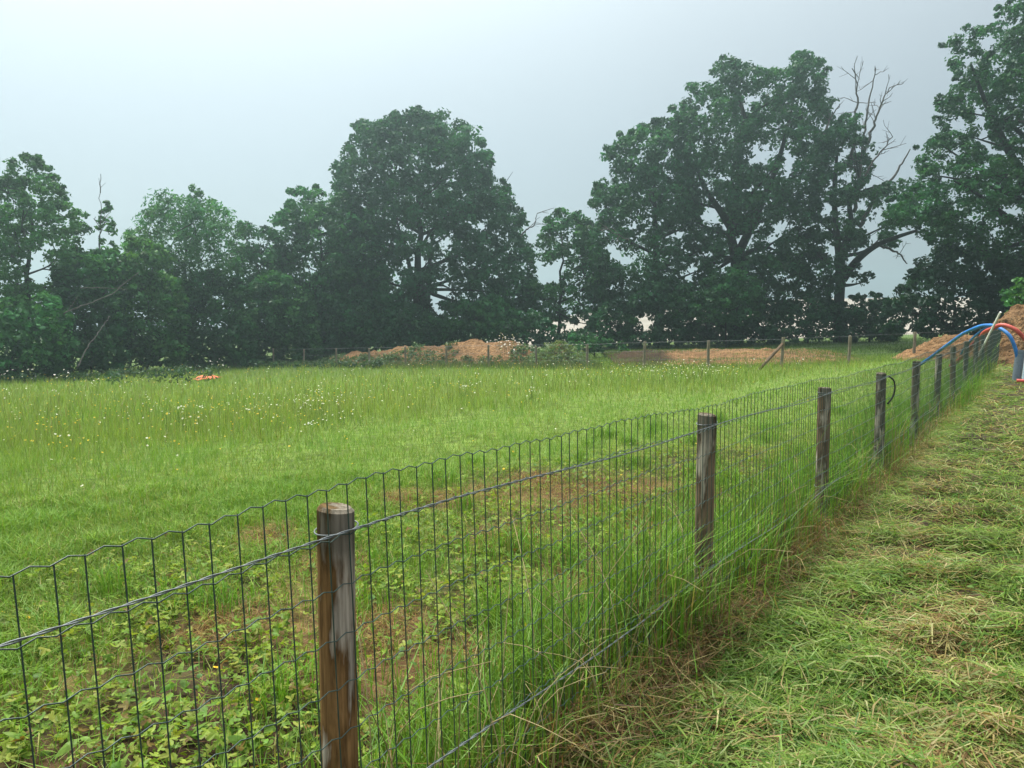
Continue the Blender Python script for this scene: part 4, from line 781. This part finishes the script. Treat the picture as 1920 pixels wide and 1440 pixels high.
k = rng.random(n) < (0.9 * bare(P[:, 0], P[:, 1])) + sst(3.3, 1.6, ss + 0.6 * q_) * (0.35 + 0.65 * sst(-0.1, 0.5, patch)) * sst(11, 5, tt); P = P[k]; n = len(P); P = np.column_stack([P, zg(P[:, 0], P[:, 1]) + rng.uniform(0.002, 0.03, n)])
litter("dry_thatch", "dead brown grass lying in patches behind the mesh fence", P, rng.uniform(0.03, 0.11, n), rng.uniform(0.0016, 0.0035, n), rng.uniform(0, 6.28, n), rng.uniform(0, 0.15, n), rng.normal(size=n) * 0.25, mixcol(rng, n, [(0.25, 0.155, 0.06), (0.16, 0.08, 0.033), (0.31, 0.235, 0.09), (0.17, 0.22, 0.045)], (3, 2.4, 1.6, 1.8)), rng)
rng = R(114); Q = []
for bx_, by_, br in BARE: Q.append(np.column_stack([bx_ + rng.normal(size=1500) * br * 0.62, by_ + rng.normal(size=1500) * br * 0.85]))
P = np.concatenate(Q); P = P[S(P[:, 0], P[:, 1]) > 0.15]; n = len(P); P = np.column_stack([P, zg(P[:, 0], P[:, 1]) + 0.035 * rng.random(n)])
litter("dead_moss", "yellow-brown dead growth matted over the bare spots behind the mesh fence", P, rng.uniform(0.02, 0.08, n), rng.uniform(0.0018, 0.004, n), rng.uniform(0, 6.28, n), rng.uniform(0, 0.25, n), rng.normal(size=n) * 0.5, mixcol(rng, n, [(0.31, 0.215, 0.075), (0.22, 0.125, 0.045), (0.15, 0.075, 0.03), (0.36, 0.30, 0.10), (0.17, 0.25, 0.045)], (3, 2.5, 2, 1.2, 2)), rng)
rng = R(113)
def strip_pts(n, smax=5.5, near=True):
    u_ = rng.random(n); px = rng.uniform(850, 2350, n); py = 640 + (1560 - 640) * np.where(rng.random(n) < 0.4, u_ ** 2.2, u_ ** 0.85)
    G = ground_hit(px, py); s = S(G[:, 0], G[:, 1]); k = (s < -0.10) & (s > -smax) & (G[:, 1] > 0.3) & (G[:, 1] < 26); return G[k]
P = strip_pts(210000); n = len(P); P[:, 2] = zg(P[:, 0], P[:, 1]); dd = np.hypot(P[:, 0], P[:, 1])
pil = wav(P[:, 0], P[:, 1], 0, 1.3, 51, 3); k_ = rng.random(n) < np.clip(0.62 + 0.9 * pil + 0.07 * (dd - 4), 0.32, 1); P, dd, pil = P[k_], dd[k_], pil[k_]; n = len(P); str_ = wav(P[:, 0], P[:, 1], 0, 0.9, 52, 3)
P[:, 2] += rng.uniform(0.002, 0.03, n) + 0.05 * np.clip(pil, 0, 1) * rng.random(n)
hd = 2.2 * wav(P[:, 0], P[:, 1], 0, 0.45, 53, 2) + 0.35 + rng.normal(size=n) * 1.0
cg = mixcol(rng, n, [(0.14, 0.235, 0.035), (0.19, 0.275, 0.055), (0.25, 0.315, 0.11), (0.085, 0.175, 0.03)], (3, 3, 2, 2)); cs_ = mixcol(rng, n, [(0.34, 0.29, 0.12), (0.25, 0.18, 0.07), (0.14, 0.085, 0.035), (0.40, 0.37, 0.18)], (3, 2.5, 1.5, 1.2))
pst = np.clip(0.29 + 0.42 * str_, 0.06, 0.85); c = np.where((rng.random(n) < pst)[:, None], cs_, cg)
litter("grass_clippings", "cut grass clippings lying thick over the mown strip", P, rng.uniform(0.05, 0.20, n) * (1 + 0.03 * dd), np.maximum(rng.uniform(0.0020, 0.0066, n), 0.0008 * dd), hd, rng.uniform(0, 0.16, n), rng.normal(size=n) * 0.22, c, rng)
P = strip_pts(30000); n = len(P); P[:, 2] = zg(P[:, 0], P[:, 1]); k = (wav(P[:, 0], P[:, 1], 0, 1.3, 55, 3) > 0.18); P = P[k]; n = len(P); dd = np.hypot(P[:, 0], P[:, 1])
tag(obj("mown_stubble", blades("mown_stubble", P, rng.uniform(0.035, 0.10, n), np.maximum(0.0035, 0.0008 * dd), rng.uniform(0, 6.28, n), np.abs(rng.normal(size=n)) * 0.4, np.abs(rng.normal(size=n)) * 0.5, mixcol(rng, n, [(0.085, 0.18, 0.03), (0.11, 0.20, 0.04)], (1, 1)))), "short green grass regrowing through the clippings on the mown strip", "grass", kind="stuff")
# a few wide leaves in the clippings
P = strip_pts(2600, 3.0); P = P[R(5).random(len(P)) < 0.05]; n = len(P); P[:, 2] = zg(P[:, 0], P[:, 1]) + 0.045
weed_leaves("cut_leaves", "a few broad green weed leaves lying among the clippings", "oval", P, rng.uniform(0.03, 0.07, n), 0.4, mixcol(rng, n, [(0.09, 0.20, 0.03), (0.13, 0.22, 0.06)], (1, 1)), rng)

# ------------------------------------------------------------------ tall uncut grass along the fence foot
rng = R(120); n = 26000
D_ = 1 / rng.uniform(1 / 13.5, 1 / 0.85, n); tt = (D_ - 0.94) * SP; ss = rng.normal(size=n) * 0.12 + 0.10
P = np.stack([P0[0] + UX * tt - UY * ss, P0[1] + UY * tt + UX * ss], 1); k = (ss > -0.13) & (ss < 0.42) & (rng.random(n) < np.interp(tt, [-1, 0.2, 1.3, 2.5, 30], [0.06, 0.25, 0.75, 1, 1]) * (0.45 + 0.7 * np.clip(wav(tt, ss * 3, 0, 0.8, 61, 3) + 0.4, 0, 1))); P, tt, ss = P[k], tt[k], ss[k]; n = len(P)
base = np.column_stack([P, zg(P[:, 0], P[:, 1])]); dd = np.hypot(P[:, 0], P[:, 1]); h = (0.12 + 0.44 * rng.random(n) ** 1.5) * (0.95 + 0.55 * wav(tt, 0 * tt, 0, 1.1, 62, 3)) * np.interp(tt, [0, 2, 8, 20], [0.9, 1.05, 1.1, 1.2])
dry = rng.random(n) < np.interp(ss, [-0.3, -0.05, 0.2], [0.75, 0.40, 0.08])
h[dry] *= 0.72
c = np.where(dry[:, None], mixcol(rng, n, [(0.28, 0.20, 0.085), (0.19, 0.115, 0.05), (0.33, 0.27, 0.13)], (3, 2.5, 1)), mixcol(rng, n, [(0.125, 0.25, 0.03), (0.16, 0.265, 0.05), (0.095, 0.19, 0.03)], (3, 2, 2)))
tag(obj("fence_grass", blades("fence_grass", base, h, np.maximum(rng.uniform(0.003, 0.006, n), 0.00045 * dd), rng.uniform(0, 6.28, n), np.abs(rng.normal(size=n)) * 0.16, np.abs(rng.normal(size=n)) * 0.30, c)), "tall uncut green and straw-coloured grass along the foot of the mesh fence", "grass", kind="stuff")
n = 5200; D_ = 1 / rng.uniform(1 / 13.5, 1 / 1.3, n); tt = (D_ - 0.94) * SP; ss = -np.abs(rng.normal(size=n)) * 0.10 - 0.03; P = np.stack([P0[0] + UX * tt - UY * ss, P0[1] + UY * tt + UX * ss], 1); P = np.column_stack([P, zg(P[:, 0], P[:, 1]) + rng.uniform(0.02, 0.14, n)])
litter("fence_straw", "tangled straw bent over along the foot of the mesh fence", P, rng.uniform(0.08, 0.24, n), rng.uniform(0.0022, 0.004, n), rng.uniform(0, 6.28, n), rng.uniform(0, 0.2, n), rng.normal(size=n) * 0.5, mixcol(rng, n, [(0.22, 0.15, 0.06), (0.11, 0.065, 0.028), (0.34, 0.28, 0.12), (0.13, 0.21, 0.04)], (3, 3, 0.9, 2.4)), rng)
# long arching stalks
rng = R(121); mb = MB()
for i in range(130):
    t_ = (1 / rng.uniform(1 / 12, 1 / 1.0) - 0.94) * SP; s_ = rng.normal() * 0.12; c_ = fpt(t_, s_); z = float(zg(*c_)); hd = rng.uniform(0, 6.28); ln = rng.uniform(0.35, 0.8); ln2 = ln * rng.uniform(0.2, 0.8)
    a = np.array((c_[0], c_[1], z)); d = np.array((math.cos(hd), math.sin(hd), 0))
    p = smooth_path([a, a + d * ln2 * 0.3 + (0, 0, ln * 0.6), a + d * ln2 * 0.8 + (0, 0, ln * rng.uniform(0.5, 0.95))], 8); mb.tube(p, np.linspace(0.0022, 0.001, 8), 4, cap=False)
M_STRAW = noise_mat("straw", (0.24, 0.20, 0.09), (0.38, 0.31, 0.16), 20, 0.8, bump=0)
tag(obj("dry_stalks", mb.mesh("dry_stalks", M_STRAW)), "long arching straw stalks poking through the mesh fence", "grass", kind="stuff")

# ------------------------------------------------------------------ weeds on the mounds and the field edge
rng = R(130)
def on_mound(V, n, sel):
    f = V.reshape(-1, 3); k = rng.integers(0, len(f), n); P = f[k] + rng.normal(size=(n, 3)) * (0.12, 0.12, 0.0); px, py = proj(P); return P[sel(px, py, P)]
w1 = lambda px, py, P: (wav(P[:, 0], P[:, 1], P[:, 2], 0.28, 71, 3) > 0.28) & (P[:, 1] < fence_Y(px) + 2.9) | (rng.random(len(px)) < 0.55) & (np.abs(px - 800) < 60) & (py > 660) & (P[:, 1] < fence_Y(px) + 2.2) | (py > 672) & (rng.random(len(px)) < 0.8)
P1 = on_mound(MV1, 3200, w1); P2 = on_mound(MV2, 900, lambda px, py, P: rng.random(len(px)) < 0.9)
def weedy(name, label, P, r, per, leaf, base, seed):
    rg_ = R(seed); me = clump_leaves(P + (0, 0, 0.05), rg_.uniform(0.5, 1.2, len(P)) * r, per, leaf, np.array(base), rg_, 0.8, 0.5, 0.35, name, 0.6); tag(obj(name, me), label, "weeds", kind="stuff")
weedy("mound_weeds", "low green weeds creeping over the long clay mound", P1, 0.22, 14, 0.10, (0.070, 0.125, 0.045), 1)
weedy("overgrown_weeds", "pale green weeds covering the heap beside the clay mound", P2, 0.20, 14, 0.10, (0.10, 0.155, 0.055), 2)
def verge(n, f, seed):
    rg_ = R(seed); px, py = f(rg_, n); G = ground_hit(px, py); G[:, 2] = zg(G[:, 0], G[:, 1]); return G
GV = np.concatenate([verge(260, lambda g, n: (g.uniform(-200, 420, n), np.interp(g.uniform(-200, 420, n), [-200, 420], [722, 706]) - g.uniform(-4, 22, n)), 3), verge(200, lambda g, n: (g.uniform(400, 720, n), 694 - g.uniform(0, 12, n)), 4)])
weedy("verge_weeds", "tall dark weeds along the left hedge foot", GV + (0, 0, 0.15), 0.30, 14, 0.13, (0.035, 0.075, 0.028), 3)
rg_ = R(6); n = 7000; px = rg_.uniform(380, 1130, n); Yq = fence_Y(px) + rg_.normal(size=n) * 0.5 - 0.1; X = (px - CX) / F * Yq; base = np.column_stack([X, Yq, zg(X, Yq)])
tag(obj("verge_grass", blades("verge_grass", base, rg_.uniform(0.15, 0.50, n), rg_.uniform(0.012, 0.022, n), rg_.uniform(0, 6.28, n), np.abs(rg_.normal(size=n)) * 0.2, np.abs(rg_.normal(size=n)) * 0.3, mixcol(rg_, n, [(0.075, 0.125, 0.045), (0.10, 0.15, 0.05), (0.22, 0.19, 0.09)], (3, 2, 0.8)), simple=True)), "longer bluish grass along the foot of the far fence", "grass", kind="stuff")
rg_ = R(7); px = np.concatenate([rg_.uniform(925, 1000, 70), rg_.uniform(0, 140, 130), rg_.uniform(320, 420, 25)]); G1 = []
f_ = MV1.reshape(-1, 3); fx, fy = proj(f_); cand = f_[(fx > 930) & (fx < 980) & (fy > 644) & (fy < 672) & (f_[:, 1] < fence_Y(fx) + 3.0)]; G1.append(cand[rg_.integers(0, len(cand), 60)])
G1.append(verge(130, lambda g, n: (g.uniform(-120, 135, n), 722 - g.uniform(0, 22, n)), 8)); G1.append(verge(24, lambda g, n: (g.uniform(320, 420, n), 700 - g.uniform(0, 12, n)), 9))
G1 = np.concatenate(G1); flowers("verge_daisies", "white flowers on the clay mound and along the left hedge foot", G1, rg_.uniform(0.15, 0.6, len(G1)), rg_.uniform(0.025, 0.045, len(G1)), (0.75, 0.75, 0.70), (0.5, 0.35, 0.05), rg_)
rg_ = R(14); f_ = MV3.reshape(-1, 3); fx, fy = proj(f_); k_ = rg_.integers(0, len(f_), 26000); pr = np.clip(sst(1430, 1570, fx[k_]) + sst(668, 676, fy[k_]) * 0.9 + sst(1165, 1140, fx[k_]) + 0.6 * (wav(f_[k_, 0], f_[k_, 1], 0, 0.3, 15, 3) > 0.3), 0.03, 1); k_ = k_[rg_.random(len(k_)) < pr * 0.7]; base = f_[k_] + rg_.normal(size=(len(k_), 3)) * (0.12, 0.12, 0); n = len(base)
tag(obj("clay_grass", blades("clay_grass", base, rg_.uniform(0.05, 0.15, n), rg_.uniform(0.014, 0.024, n), rg_.uniform(0, 6.28, n), np.abs(rg_.normal(size=n)) * 0.3, np.abs(rg_.normal(size=n)) * 0.3, mixcol(rg_, n, [(0.09, 0.16, 0.035), (0.13, 0.19, 0.05)], (1, 1)), simple=True)), "thin grass creeping over the flat spread of clay", "grass", kind="stuff")
# green on the far lawn behind the far fence
rg_ = R(9); n = 26000; px = rg_.uniform(1000, 1760, n); Yq = rg_.uniform(24.5, 44, n); X = (px - CX) / F * Yq; keep = Yq > fence_Y(px) - 0.3
base = np.column_stack([X, Yq, zg(X, Yq)])[keep]; n = len(base)
tag(obj("far_lawn", blades("far_lawn", base, rg_.uniform(0.06, 0.16, n), rg_.uniform(0.018, 0.03, n), rg_.uniform(0, 6.28, n), np.abs(rg_.normal(size=n)) * 0.3, np.abs(rg_.normal(size=n)) * 0.3, mixcol(rg_, n, [(0.07, 0.14, 0.03), (0.09, 0.16, 0.035)], (1, 1)), simple=True)), "green lawn grass between the far fence and the oaks", "grass", kind="stuff")

# ------------------------------------------------------------------ haze
hz = [(-430, 430), (-30, 440), (-4.0, 30.0)]
V = np.array([(x, y, z) for x in hz[0] for y in hz[1] for z in hz[2]], float)
q = np.array([(0, 1, 3, 2), (4, 6, 7, 5), (0, 4, 5, 1), (2, 3, 7, 6), (0, 2, 6, 4), (1, 5, 7, 3)])
m, n_, o_ = new_mat("haze"); pv = n_.nodes.new("ShaderNodeVolumePrincipled"); pv.inputs["Color"].default_value = (0.72, 0.97, 1.0, 1); pv.inputs["Density"].default_value = 0.0024; pv.inputs["Anisotropy"].default_value = 0.7
n_.links.new(pv.outputs[0], o_.inputs["Volume"])
HAZE = True
if HAZE: tag(obj("haze", raw_mesh("haze", V, [q], None, m)), "thin damp haze in the air over the meadow", "haze", kind="stuff")
